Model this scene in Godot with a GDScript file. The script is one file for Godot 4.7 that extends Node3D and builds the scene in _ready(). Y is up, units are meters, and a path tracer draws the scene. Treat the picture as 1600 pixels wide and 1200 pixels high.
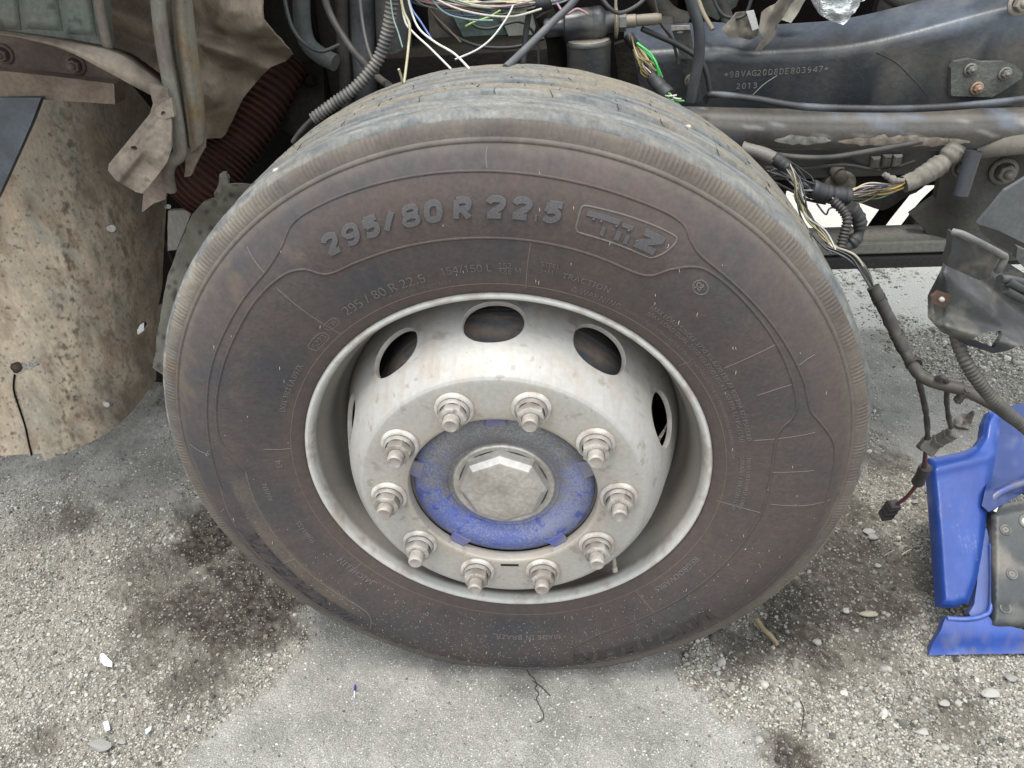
extends Node3D
# ---------------------------------------------------------------- where the lens stands
const EYE := Vector3(0.13248, 1.25568, 0.84523)
const RT := Vector3(0.99422364, -0.07193463, -0.07965398)
const UP := Vector3(0.01293673, 0.81706134, -0.57640559)
const FW := Vector3(-0.10654572, -0.5720456, -0.8132723)
const FOC := 1175.155
const HUB := Vector3(0, 0.5, 0)
var M := {}
var names := {}
var truck: Node3D
var wheel: Node3D
var fb: FastNoiseLite
var fd: FastNoiseLite
var fc: FastNoiseLite
var rng := RandomNumberGenerator.new()

func ray(px: float, py: float) -> Vector3:
	return FW + RT * ((px - 800.0) / FOC) - UP * ((py - 600.0) / FOC)
func P(px: float, py: float, z: float) -> Vector3:        # a point of the scene at depth z
	var d := ray(px, py)
	return EYE + d * ((z - EYE.z) / d.z)
func G(px: float, py: float, h := 0.0) -> Vector3:          # a point at height h over the ground
	var d := ray(px, py)
	return EYE + d * ((h - EYE.y) / d.y)
func PL(px: float, py: float, o: Vector3, n: Vector3) -> Vector3:   # a point on a plane
	var d := ray(px, py)
	return EYE + d * ((o - EYE).dot(n) / d.dot(n))
func nz(p: Vector3, s: float) -> float:
	return fb.get_noise_3d(p.x * s, p.y * s, p.z * s)
func nd(p: Vector3, s: float) -> float:
	return fd.get_noise_3d(p.x * s, p.y * s, p.z * s)
func sm(a: float, b: float, x: float) -> float:
	return smoothstep(a, b, x)
func mixc(a: Color, b: Color, t: float) -> Color:
	return a.lerp(b, clampf(t, 0.0, 1.0))

# ---------------------------------------------------------------- mesh builder
class MB:
	var v := PackedVector3Array()
	var c := PackedColorArray()
	var ix := PackedInt32Array()
	func vert(p: Vector3, col) -> int:
		v.append(p)
		c.append(col if col is Color else col.call(p))
		return v.size() - 1
	func grid(rows: Array, col, closed := false) -> void:
		var n: int = rows[0].size()
		var b := v.size()
		for r in rows:
			for p in r:
				v.append(p)
				c.append(col if col is Color else col.call(p))
		for i in rows.size() - 1:
			for j in (n if closed else n - 1):
				var k := (j + 1) % n
				var q0 := b + i * n + j
				var q1 := b + i * n + k
				var q2 := b + (i + 1) * n + k
				var q3 := b + (i + 1) * n + j
				ix.append_array([q0, q1, q2, q0, q2, q3])
	func fan(ring, col) -> void:
		var m := Vector3.ZERO
		for p in ring: m += p
		m /= ring.size()
		var b := vert(m, col)
		for p in ring: vert(p, col)
		for j in ring.size():
			ix.append_array([b, b + 1 + j, b + 1 + (j + 1) % ring.size()])
	func quad(a: Vector3, b: Vector3, cc: Vector3, d: Vector3, col) -> void:
		grid([PackedVector3Array([a, b]), PackedVector3Array([d, cc])], col)
	func tube(path: PackedVector3Array, rad, sides: int, col, caps := true) -> void:
		var rows := []
		var t := (path[1] - path[0]).normalized()
		var n := t.cross(Vector3.UP if absf(t.y) < 0.9 else Vector3.RIGHT).normalized()
		for i in path.size():
			var t2 := (path[mini(i + 1, path.size() - 1)] - path[maxi(i - 1, 0)]).normalized()
			if t2.length() < 0.5: t2 = t
			n = (n - t2 * n.dot(t2)).normalized()
			var bb := t2.cross(n)
			var r: float = rad if rad is float else rad[i]
			var ring := PackedVector3Array()
			for s in sides:
				var a := TAU * s / sides
				ring.append(path[i] + (n * cos(a) + bb * sin(a)) * r)
			rows.append(ring)
			t = t2
		grid(rows, col, true)
		if caps:
			var first := PackedVector3Array(rows[0])
			first.reverse()
			fan(first, col)
			fan(rows[-1], col)
	func lathe(prof: Array, segs: int, at: Transform3D, col) -> void:   # profile of [r, z] about the z axis of at
		var rows := []
		for q in prof:
			var ring := PackedVector3Array()
			for s in segs:
				var a := TAU * s / segs
				ring.append(at * Vector3(q[0] * cos(a), q[0] * sin(a), q[1]))
			rows.append(ring)
		grid(rows, col, true)
	func prism(poly: PackedVector2Array, at: Transform3D, d: float, bev: float, col) -> void:
		var n := poly.size()
		var cw := Geometry2D.is_polygon_clockwise(poly)
		var ins := PackedVector2Array()
		for i in n:
			var e0 := (poly[i] - poly[(i + n - 1) % n]).normalized()
			var e1 := (poly[(i + 1) % n] - poly[i]).normalized()
			var m := (Vector2(-e0.y, e0.x) + Vector2(-e1.y, e1.x))
			m = m / maxf(0.3, m.length_squared() * 0.5)
			ins.append(poly[i] + m * bev * (-1.0 if cw else 1.0))
		var tri := Geometry2D.triangulate_polygon(poly)
		for side in 2:
			var b := v.size()
			for i in n:
				var q := ins[i] if bev > 0.0 else poly[i]
				vert(at * Vector3(q.x, q.y, d if side == 0 else 0.0), col)
			for k in range(0, tri.size(), 3):
				if side == 0: ix.append_array([b + tri[k], b + tri[k + 1], b + tri[k + 2]])
				else: ix.append_array([b + tri[k + 2], b + tri[k + 1], b + tri[k]])
		for i in n:
			var j := (i + 1) % n
			quad(at * Vector3(poly[i].x, poly[i].y, bev), at * Vector3(poly[j].x, poly[j].y, bev), at * Vector3(poly[j].x, poly[j].y, d - bev), at * Vector3(poly[i].x, poly[i].y, d - bev), col)
			if bev > 0.0:
				quad(at * Vector3(poly[i].x, poly[i].y, d - bev), at * Vector3(poly[j].x, poly[j].y, d - bev), at * Vector3(ins[j].x, ins[j].y, d), at * Vector3(ins[i].x, ins[i].y, d), col)
				quad(at * Vector3(ins[i].x, ins[i].y, 0), at * Vector3(ins[j].x, ins[j].y, 0), at * Vector3(poly[j].x, poly[j].y, bev), at * Vector3(poly[i].x, poly[i].y, bev), col)
	func box(a: Vector3, s: Vector3, bev: float, col, basis := Basis.IDENTITY) -> void:   # a = centre
		var p := PackedVector2Array([Vector2(-s.x, -s.y) / 2, Vector2(s.x, -s.y) / 2, Vector2(s.x, s.y) / 2, Vector2(-s.x, s.y) / 2])
		prism(p, Transform3D(basis, a - basis.z * s.z / 2), s.z, bev, col)
	func ball(at: Vector3, r: Vector3, col, jag := 0.0, seed_ := 1) -> void:
		var rows := []
		var rn := RandomNumberGenerator.new()
		rn.seed = seed_
		for i in 7:
			var ring := PackedVector3Array()
			for j in 9:
				var th := PI * i / 6.0
				var ph := TAU * j / 9.0
				var k := 1.0 + jag * rn.randf_range(-1, 1)
				if i == 0 or i == 6: k = 1.0
				ring.append(at + Vector3(sin(th) * cos(ph), cos(th), sin(th) * sin(ph)) * r * k)
			rows.append(ring)
		grid(rows, col, true)

func mb() -> MB:
	return MB.new()

func smooth_path(pts: Array, per := 8) -> PackedVector3Array:
	var o := PackedVector3Array()
	var n := pts.size()
	for i in n - 1:
		var a: Vector3 = pts[maxi(i - 1, 0)]
		var b: Vector3 = pts[i]
		var c: Vector3 = pts[i + 1]
		var d: Vector3 = pts[mini(i + 2, n - 1)]
		for k in per:
			o.append(b.cubic_interpolate(c, a, d, float(k) / per))
	o.append(pts[n - 1])
	return o

func px_path(list: Array, per := 8) -> PackedVector3Array:    # [[px, py, z], ...]
	var p := []
	for q in list: p.append(P(q[0], q[1], q[2]))
	return smooth_path(p, per)

func numbered(called: String) -> String:
	var k: int = names.get(called, 0)
	names[called] = k + 1
	return called if k == 0 else "%s_%03d" % [called, k]

func put(b: MB, called: String, m: Material, parent: Node3D = null) -> MeshInstance3D:
	var off := Vector3.ZERO
	var q: Node = parent
	while q != null and q != self:
		off += q.position
		q = q.get_parent()
	var o := MeshInstance3D.new()
	var nr := PackedVector3Array()
	nr.resize(b.v.size())
	var v := b.v
	if parent == null:      # a thing of one mesh: its origin is the middle of its foot
		var lo := v[0]
		var hi := v[0]
		for p in v:
			lo = lo.min(p)
			hi = hi.max(p)
		off = Vector3((lo.x + hi.x) / 2, lo.y, (lo.z + hi.z) / 2)
		o.position = off
	var ix := b.ix
	for k in range(0, ix.size(), 3):
		var n := (v[ix[k + 2]] - v[ix[k]]).cross(v[ix[k + 1]] - v[ix[k]])
		nr[ix[k]] += n
		nr[ix[k + 1]] += n
		nr[ix[k + 2]] += n
	for i in nr.size():
		nr[i] = nr[i].normalized() if nr[i].length_squared() > 1e-24 else Vector3.UP
		v[i] -= off
	var arr := []
	arr.resize(Mesh.ARRAY_MAX)
	arr[Mesh.ARRAY_VERTEX] = v
	arr[Mesh.ARRAY_NORMAL] = nr
	arr[Mesh.ARRAY_COLOR] = b.c
	arr[Mesh.ARRAY_INDEX] = ix
	var am := ArrayMesh.new()
	am.add_surface_from_arrays(Mesh.PRIMITIVE_TRIANGLES, arr)
	o.mesh = am
	o.material_override = null
	am.surface_set_material(0, m)
	if parent == null or parent == self:
		o.name = numbered(called)
		add_child(o, true)
	else:
		var nm := called
		var k := 0
		while parent.has_node(NodePath(nm)):
			k += 1
			nm = "%s_%03d" % [called, k]
		o.name = nm
		parent.add_child(o, true)
	return o

func tag(o: Node, label: String, category := "", group := "", kind := "") -> Node:
	o.set_meta("label", label)
	if category: o.set_meta("category", category)
	if group: o.set_meta("group", group)
	if kind: o.set_meta("kind", kind)
	return o

func thing(called: String, at: Vector3, label: String, category: String, group := "") -> Node3D:
	var o := Node3D.new()
	o.name = numbered(called)
	o.position = at
	add_child(o, true)
	tag(o, label, category, group)
	return o

func holder(called: String, at: Vector3, parent: Node3D) -> Node3D:
	var o := Node3D.new()
	o.name = called
	o.position = at
	parent.add_child(o, true)
	return o

# a plate cut to an outline drawn in picture units and laid onto a surface (to_world), with real thickness along back
func cut(b: MB, outline: Array, to_world: Callable, back: Vector3, col, step := 14.0, holes := [], rough := 0.0, rscale := 20.0, refine := 0) -> void:
	var loops := [outline] + holes
	var rl := []
	for lp in loops:
		var r := PackedVector2Array()
		for i in lp.size():
			var a := Vector2(lp[i][0], lp[i][1])
			var e := Vector2(lp[(i + 1) % lp.size()][0], lp[(i + 1) % lp.size()][1])
			var n := maxi(1, int(a.distance_to(e) / step))
			for k in n: r.append(a.lerp(e, float(k) / n))
		rl.append(r)
	var outer: PackedVector2Array = rl[0]
	var pts := PackedVector2Array()
	for r in rl: pts.append_array(r)
	var bound := Rect2(outer[0], Vector2.ZERO)
	for p in outer: bound = bound.expand(p)
	var y := bound.position.y + step * 0.5
	var row := 0
	while y < bound.end.y:
		var x := bound.position.x + step * (0.25 + 0.5 * (row % 2))
		while x < bound.end.x:
			var q := Vector2(x, y)
			var ok := Geometry2D.is_point_in_polygon(q, outer)
			for k in range(1, rl.size()):
				if Geometry2D.is_point_in_polygon(q, rl[k]): ok = false
			if ok:
				for r in rl:
					for p in r:
						if p.distance_squared_to(q) < step * step * 0.2:
							ok = false
							break
					if not ok: break
			if ok: pts.append(q)
			x += step
		y += step
		row += 1
	var tri := Geometry2D.triangulate_delaunay(pts)
	var kept := PackedInt32Array()
	for k in range(0, tri.size(), 3):
		var i := tri[k]
		var j := tri[k + 1]
		var l := tri[k + 2]
		var m := (pts[i] + pts[j] + pts[l]) / 3.0
		if not Geometry2D.is_point_in_polygon(m, outer): continue
		var out := false
		for h in range(1, rl.size()):
			if Geometry2D.is_point_in_polygon(m, rl[h]): out = true
		if out: continue
		if (pts[j] - pts[i]).cross(pts[l] - pts[i]) < 0.0:
			var s := j
			j = l
			l = s
		kept.append_array([i, j, l])
	var n_edge := 0
	for r in rl: n_edge += r.size()
	for level in refine:                 # split every triangle in four
		var mids := {}
		var next := PackedInt32Array()
		for k in range(0, kept.size(), 3):
			var m := []
			for e in 3:
				var u := kept[k + e]
				var x := kept[k + (e + 1) % 3]
				var key := mini(u, x) * 1000000 + maxi(u, x)
				if not mids.has(key):
					mids[key] = pts.size()
					pts.append((pts[u] + pts[x]) / 2.0)
				m.append(mids[key])
			next.append_array([kept[k], m[0], m[2], m[0], kept[k + 1], m[1], m[2], m[1], kept[k + 2], m[0], m[1], m[2]])
		kept = next
	var w := PackedVector3Array()
	for p in pts:
		var q: Vector3 = to_world.call(p.x, p.y)
		if rough > 0.0: q += back.normalized() * nz(q, rscale) * rough
		w.append(q)
	var b0 := b.v.size()
	for q in w: b.vert(q, col)
	var b1 := b.v.size()
	for q in w: b.vert(q + back, col)
	for k in range(0, kept.size(), 3):
		b.ix.append_array([b0 + kept[k], b0 + kept[k + 1], b0 + kept[k + 2], b1 + kept[k], b1 + kept[k + 2], b1 + kept[k + 1]])
	var at := 0
	for r in rl:
		for i in r.size():
			var p := w[at + i]
			var q := w[at + (i + 1) % r.size()]
			b.quad(p, q, q + back, p + back, col)
		at += r.size()

func text(b: MB, s: String, cap: float, bold: bool, depth: float, where: Callable, col, mono := false, spread := 1.0, slant := 0.0) -> float:
	var t := TextMesh.new()
	var f := SystemFont.new()
	f.font_names = PackedStringArray(["Droid Sans Mono" if mono else "Droid Sans"])
	f.font_weight = 700 if bold else 400
	t.font = f
	t.font_size = 64
	t.pixel_size = cap / (0.714 * 64.0)
	t.depth = depth
	t.curve_step = 3.0
	t.text = s
	t.horizontal_alignment = HORIZONTAL_ALIGNMENT_LEFT
	t.vertical_alignment = VERTICAL_ALIGNMENT_CENTER
	var a := t.get_mesh_arrays()
	var box := t.get_aabb()
	var base := b.v.size()
	for p in a[Mesh.ARRAY_VERTEX]:
		b.vert(where.call(Vector3((p.x - box.position.x) * spread + (p.y) * slant, p.y - box.position.y - box.size.y / 2, p.z)), col)
	if a[Mesh.ARRAY_INDEX] != null and a[Mesh.ARRAY_INDEX].size():
		for i in a[Mesh.ARRAY_INDEX]: b.ix.append(base + i)
	else:
		for i in a[Mesh.ARRAY_VERTEX].size(): b.ix.append(base + i)
	return box.size.x * spread

# ---------------------------------------------------------------- materials
func noise_tex(freq: float, oct: int, lo: float, hi: float, size := 512, mid := 0.5, kind := FastNoiseLite.TYPE_SIMPLEX_SMOOTH, sd := 1) -> NoiseTexture2D:
	var n := FastNoiseLite.new()
	n.seed = sd
	n.noise_type = kind
	n.frequency = freq
	n.fractal_octaves = oct
	n.fractal_gain = 0.6
	var t := NoiseTexture2D.new()
	t.width = size
	t.height = size
	t.seamless = true
	t.noise = n
	var g := Gradient.new()
	g.offsets = PackedFloat32Array([0.0, mid, 1.0])
	g.colors = PackedColorArray([Color(lo, lo, lo), Color((lo + hi) / 2, (lo + hi) / 2, (lo + hi) / 2), Color(hi, hi, hi)])
	t.color_ramp = g
	return t

func mat(called: String, rough: float, metal: float, tex: Texture2D, scale: Vector3, bump: Texture2D = null, bscale := 0.0, spec := 0.5) -> StandardMaterial3D:
	var m := StandardMaterial3D.new()
	m.resource_name = called
	m.vertex_color_use_as_albedo = true
	m.roughness = rough
	m.metallic = metal
	m.metallic_specular = spec
	m.cull_mode = BaseMaterial3D.CULL_DISABLED
	m.albedo_texture = tex
	m.uv1_triplanar = true
	m.uv1_scale = scale
	if bump:
		m.heightmap_enabled = true
		m.heightmap_texture = bump
		m.heightmap_scale = bscale
	M[called] = m
	return m

func materials() -> void:
	var grime := noise_tex(0.03, 5, 0.8, 1.0)
	var fine := noise_tex(0.06, 4, 0.74, 1.0, 512, 0.5, FastNoiseLite.TYPE_SIMPLEX, 3)
	var speck := noise_tex(0.08, 5, 0.6, 1.0, 1024, 0.5, FastNoiseLite.TYPE_SIMPLEX, 5)
	var hgt := noise_tex(0.03, 5, 0.0, 1.0, 512, 0.5, FastNoiseLite.TYPE_SIMPLEX, 7)
	var grit := noise_tex(0.09, 4, 0.0, 1.0, 1024, 0.5, FastNoiseLite.TYPE_SIMPLEX, 9)
	mat("ground", 0.96, 0.0, speck, Vector3.ONE * 2.6, grit, 0.16, 0.3)
	mat("stone", 0.93, 0.0, fine, Vector3.ONE * 30.0, hgt, 0.08, 0.3)
	mat("rubber", 0.76, 0.0, noise_tex(0.05, 4, 0.86, 1.0), Vector3.ONE * 5.0, hgt, 0.035, 0.32)
	mat("tread", 0.86, 0.0, grime, Vector3(9, 5, 9), hgt, 0.12, 0.35)
	mat("letter", 0.66, 0.0, fine, Vector3.ONE * 9.0, null, 0.0, 0.45)
	mat("silver", 0.52, 0.1, noise_tex(0.05, 4, 0.9, 1.0), Vector3.ONE * 4.0, hgt, 0.006)
	mat("nut_metal", 0.6, 0.15, fine, Vector3.ONE * 14.0, hgt, 0.03)
	mat("chrome", 0.4, 0.6, grime, Vector3.ONE * 6.0, hgt, 0.01)
	mat("hub_paint", 0.75, 0.0, fine, Vector3.ONE * 16.0, hgt, 0.04)
	mat("dirty_plastic", 0.88, 0.0, grime, Vector3(9, 3.5, 9), hgt, 0.07, 0.25)
	mat("dusty_metal", 0.8, 0.1, grime, Vector3.ONE * 5.0, hgt, 0.08)
	mat("black_paint", 0.36, 0.0, grime, Vector3.ONE * 4.0, hgt, 0.03)
	mat("dark_matte", 0.9, 0.0, grime, Vector3.ONE * 5.0, hgt, 0.06, 0.15)
	mat("black_plastic", 0.5, 0.0, grime, Vector3.ONE * 6.0, hgt, 0.03)
	mat("blue_plastic", 0.38, 0.0, noise_tex(0.05, 5, 0.88, 1.0, 512), Vector3(9, 2, 5), hgt, 0.02)
	mat("cable", 0.6, 0.0, fine, Vector3.ONE * 9.0, null)
	mat("wire", 0.45, 0.0, noise_tex(0.03, 3, 0.8, 1.0, 256), Vector3.ONE * 9.0, null)
	mat("foil", 0.35, 0.55, grime, Vector3.ONE * 9.0, hgt, 0.2)

func _ready() -> void:
	# ---- lens
	var cam := Camera3D.new()
	cam.name = "camera"
	cam.transform = Transform3D(Basis(RT, UP, -FW), EYE)
	cam.keep_aspect = Camera3D.KEEP_HEIGHT
	cam.fov = 54.095
	cam.near = 0.02
	cam.far = 400.0
	add_child(cam)
	cam.current = true
	# ---- sky and exposure: a bright overcast day
	var env := Environment.new()
	env.background_mode = Environment.BG_SKY
	var sk := ProceduralSkyMaterial.new()
	sk.sky_top_color = Color(0.965, 0.985, 1.0)
	sk.sky_horizon_color = Color(0.54, 0.565, 0.595)
	sk.sky_curve = 0.35
	sk.ground_bottom_color = Color(0.5, 0.5, 0.48)
	sk.ground_horizon_color = Color(0.7, 0.7, 0.68)
	sk.sun_angle_max = 1.0
	var sky := Sky.new()
	sky.sky_material = sk
	env.sky = sky
	env.background_energy_multiplier = 1.75
	env.tonemap_mode = Environment.TONE_MAPPER_LINEAR
	env.tonemap_exposure = 1.95
	env.sdfgi_enabled = true
	env.ssao_enabled = true
	env.ssil_enabled = true
	var we := WorldEnvironment.new()
	we.name = "world_environment"
	we.environment = env
	add_child(we)
	var sun := DirectionalLight3D.new()
	sun.name = "sun"
	sun.light_energy = 0.6
	sun.light_color = Color(1.0, 0.98, 0.95)
	sun.light_angular_distance = 18.0
	sun.shadow_enabled = true
	add_child(sun)
	sun.look_at_from_position(Vector3(-0.4, 4.0, 0.7), Vector3.ZERO)
	# ---- noises
	rng.seed = 11
	fb = FastNoiseLite.new()
	fb.seed = 21
	fb.frequency = 1.0
	fb.fractal_octaves = 4
	fd = FastNoiseLite.new()
	fd.seed = 33
	fd.frequency = 1.0
	fd.fractal_octaves = 1
	fd.noise_type = FastNoiseLite.TYPE_SIMPLEX
	fc = FastNoiseLite.new()
	fc.seed = 5
	fc.frequency = 1.0
	fc.noise_type = FastNoiseLite.TYPE_CELLULAR
	fc.fractal_type = FastNoiseLite.FRACTAL_NONE
	materials()
	truck = thing("truck", Vector3(0, 0, -0.9), "partly dismantled truck with one large dusty wheel and a bare black chassis rail", "truck")
	build_ground()
	build_wheel()
	build_left()
	build_chassis()
	build_cables()
	build_loose()
	build_litter()
	print("built in ", Time.get_ticks_msec(), " ms")

# ---------------------------------------------------------------- the ground
var slab_near := PackedVector2Array()
var slab_far := PackedVector2Array()
var slab_side := PackedVector2Array()
var soil_shade_spots := []
func g2(px: float, py: float) -> Vector2:
	var q := G(px, py)
	return Vector2(q.x, q.z)
func poly_px(l: Array) -> PackedVector2Array:
	var o := PackedVector2Array()
	for q in l: o.append(g2(q[0], q[1]))
	return o
func dist_poly(p: Vector2, poly: PackedVector2Array) -> float:      # positive inside
	var d := 1e9
	for i in poly.size():
		d = minf(d, p.distance_to(Geometry2D.get_closest_point_to_segment(p, poly[i], poly[(i + 1) % poly.size()])))
	return d if Geometry2D.is_point_in_polygon(p, poly) else -d
func slab(p: Vector2) -> float:     # 1 on the smooth concrete, 0 on the loose gravel
	var w := Vector3(p.x, 0, p.y)
	var j := nz(w, 9.0) * 0.045 + nz(w, 40.0) * 0.03 + nz(w, 110.0) * 0.012
	var m := sm(-0.012, 0.02, dist_poly(p, slab_near) + j)
	m = maxf(m, sm(-0.02, 0.03, dist_poly(p, slab_far) + j * 1.6))
	m = maxf(m, 0.75 * sm(-0.05, 0.05, dist_poly(p, slab_side) + j * 2.0))
	return m
func soil_and_shade(p: Vector2) -> float:     # dark oily earth, with painted shade along the mudguard base
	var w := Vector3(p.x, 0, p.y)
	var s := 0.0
	for q in soil_shade_spots:
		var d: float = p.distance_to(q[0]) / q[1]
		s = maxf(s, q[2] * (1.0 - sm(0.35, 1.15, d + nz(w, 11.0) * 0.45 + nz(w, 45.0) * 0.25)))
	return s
func lift(p: Vector2, sl: float, so: float) -> float:
	var w := Vector3(p.x, 0, p.y)
	var h := nz(w, 3.0) * 0.006 * (1.0 - sl) + nz(w, 26.0) * 0.004 * (1.0 - sl) + sl * 0.004 - so * 0.004
	h += nz(w, 90.0) * lerpf(0.0022, 0.0006, sl)
	return h - 0.003

func build_ground() -> void:
	slab_near = poly_px([[265, 1260], [290, 1170], [345, 1110], [430, 1060], [500, 990], [450, 958], [520, 930], [700, 900], [1000, 950], [1075, 1040], [1110, 1090], [1180, 1130], [1250, 1260]])
	slab_far = poly_px([[1355, 480], [1440, 590], [1540, 640], [1545, 690], [1480, 760], [1420, 730], [1370, 690], [1345, 600], [1300, 500]])
	slab_side = poly_px([[150, 640], [260, 600], [300, 700], [330, 790], [230, 800], [100, 760], [0, 760], [0, 700]])
	for q in [[330, 840, 0.13, 1.0], [410, 950, 0.13, 1.0], [360, 970, 0.14, 0.95], [300, 940, 0.14, 0.9], [250, 960, 0.12, 0.7], [320, 1040, 0.1, 0.7], [1250, 960, 0.15, 0.9], [1160, 1010, 0.09, 0.8], [1350, 930, 0.13, 0.85], [700, 1040, 0.05, 0.9], [820, 1050, 0.05, 0.9], [940, 1042, 0.05, 0.9], [1040, 1020, 0.05, 0.9], [375, 900, 0.15, 0.95], [430, 930, 0.09, 0.9], [310, 800, 0.08, 0.85], [250, 890, 0.15, 0.6], [270, 970, 0.13, 0.6], [300, 1060, 0.09, 0.5], [200, 680, 0.12, 0.8], [90, 730, 0.08, 0.6], [235, 630, 0.14, 0.9], [20, 725, 0.07, 0.5], [250, 1010, 0.1, 0.5], [420, 990, 0.06, 0.7], [120, 810, 0.07, 0.7], [60, 830, 0.08, 0.4], [180, 770, 0.05, 0.6],  # shade painted along the mudguard base; grime and contact shade at the tyre
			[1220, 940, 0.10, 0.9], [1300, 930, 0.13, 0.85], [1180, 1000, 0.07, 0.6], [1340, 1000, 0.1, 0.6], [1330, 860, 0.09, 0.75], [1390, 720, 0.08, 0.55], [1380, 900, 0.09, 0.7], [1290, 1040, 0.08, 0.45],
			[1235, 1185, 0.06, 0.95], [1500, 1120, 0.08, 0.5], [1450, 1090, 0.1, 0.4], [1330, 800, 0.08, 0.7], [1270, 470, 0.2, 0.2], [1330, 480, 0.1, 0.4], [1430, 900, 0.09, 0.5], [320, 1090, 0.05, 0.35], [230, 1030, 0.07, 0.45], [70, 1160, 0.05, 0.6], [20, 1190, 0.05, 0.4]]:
		soil_shade_spots.append([g2(q[0], q[1]), q[2], q[3]])
	var xs := PackedFloat32Array()
	var zs := PackedFloat32Array()
	var x := -1.85
	while x < 1.7:
		xs.append(x)
		x += 0.0068
	var z := -1.15
	while z < 0.75:
		zs.append(z)
		z += 0.0068
	for k in 22:
		var far := 0.02 * pow(1.5, k + 1.0)
		xs.insert(0, xs[0] - far)
		xs.append(xs[-1] + far)
		zs.insert(0, zs[0] - far)
		zs.append(zs[-1] + far)
	var b := mb()
	var dry := Color(0.375, 0.35, 0.30)
	var con := Color(0.41, 0.40, 0.368)
	var earth := Color(0.042, 0.033, 0.026)  # earth tone, also used for the painted shade spots
	for zz in zs:
		for xx in xs:
			var p := Vector2(xx, zz)
			var w := Vector3(xx, 0, zz)
			var near := xx > -2.0 and xx < 1.9 and zz > -1.25 and zz < 0.9
			var sl := slab(p) if near else 0.5
			var so := soil_and_shade(p) if near else 0.0
			var h := lift(p, sl, so) if near else nz(w, 2.0) * 0.004
			var c := dry.lerp(con, sl)
			c = c * (0.86 + 0.34 * nz(w, 7.0) + 0.22 * nz(w, 60.0) * (1.0 - sl * 0.6))
			if near and nd(w, 170.0) < -0.45: c = c * lerpf(0.55, 0.85, sl)
			if nd(w, 120.0) > 0.62: c = c * 1.2
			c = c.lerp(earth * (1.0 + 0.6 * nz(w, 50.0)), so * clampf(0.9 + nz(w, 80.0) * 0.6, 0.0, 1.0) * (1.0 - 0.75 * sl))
			if zz < -1.2: c = c.lerp(Color(0.66, 0.65, 0.6), 0.75)  # sunlit far ground painted in as a paler tone
			c.a = 1.0
			b.v.append(Vector3(xx, h, zz))
			b.c.append(c)
	var n := xs.size()
	for i in zs.size() - 1:
		for j in n - 1:
			var q := i * n + j
			b.ix.append_array([q, q + 1, q + n + 1, q, q + n + 1, q + n])
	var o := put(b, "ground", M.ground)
	tag(o, "dusty grey yard ground of worn concrete and packed gravel with dark oily patches and painted shade", "", "", "structure")
	build_gravel()

func stone_mesh(sd: int, fineness: int, m: Material) -> ArrayMesh:
	var r := RandomNumberGenerator.new()
	r.seed = sd
	var s := SphereMesh.new()
	s.radius = 0.5
	s.height = 1.0
	s.radial_segments = fineness
	s.rings = fineness / 2
	var a := s.get_mesh_arrays()
	var v: PackedVector3Array = a[Mesh.ARRAY_VERTEX]
	var planes := []
	for k in 11:
		planes.append([Vector3(r.randfn(), r.randfn(), r.randfn()).normalized(), r.randf_range(0.26, 0.44)])
	for i in v.size():
		var p := v[i]
		for q in planes:
			var d: float = p.dot(q[0]) - q[1]
			if d > 0.0: p -= q[0] * d
		v[i] = p * Vector3(1.15, 0.8, 0.95)
	var flat_v := PackedVector3Array()
	var flat_n := PackedVector3Array()
	var ix: PackedInt32Array = a[Mesh.ARRAY_INDEX]
	for k in range(0, ix.size(), 3):
		var p0 := v[ix[k]]
		var p1 := v[ix[k + 1]]
		var p2 := v[ix[k + 2]]
		var nn := (p2 - p0).cross(p1 - p0)
		if nn.length_squared() < 1e-14: continue
		nn = nn.normalized()
		for q in [p0, p1, p2]:
			flat_v.append(q)
			flat_n.append((nn + q.normalized() * 0.35).normalized())
	var arr := []
	arr.resize(Mesh.ARRAY_MAX)
	arr[Mesh.ARRAY_VERTEX] = flat_v
	arr[Mesh.ARRAY_NORMAL] = flat_n
	var am := ArrayMesh.new()
	am.add_surface_from_arrays(Mesh.PRIMITIVE_TRIANGLES, arr)
	am.surface_set_material(0, m)
	return am

func stone_colour(r: RandomNumberGenerator) -> Color:
	var k := r.randf_range(0.30, 0.63)
	if r.randf() < 0.06: k = r.randf_range(0.62, 0.76)
	if r.randf() < 0.16: k = r.randf_range(0.1, 0.22)
	var w := r.randf_range(-0.01, 0.075)
	return Color(k * (1.0 + w), k, k * (0.93 - w), 1.0)

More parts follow.
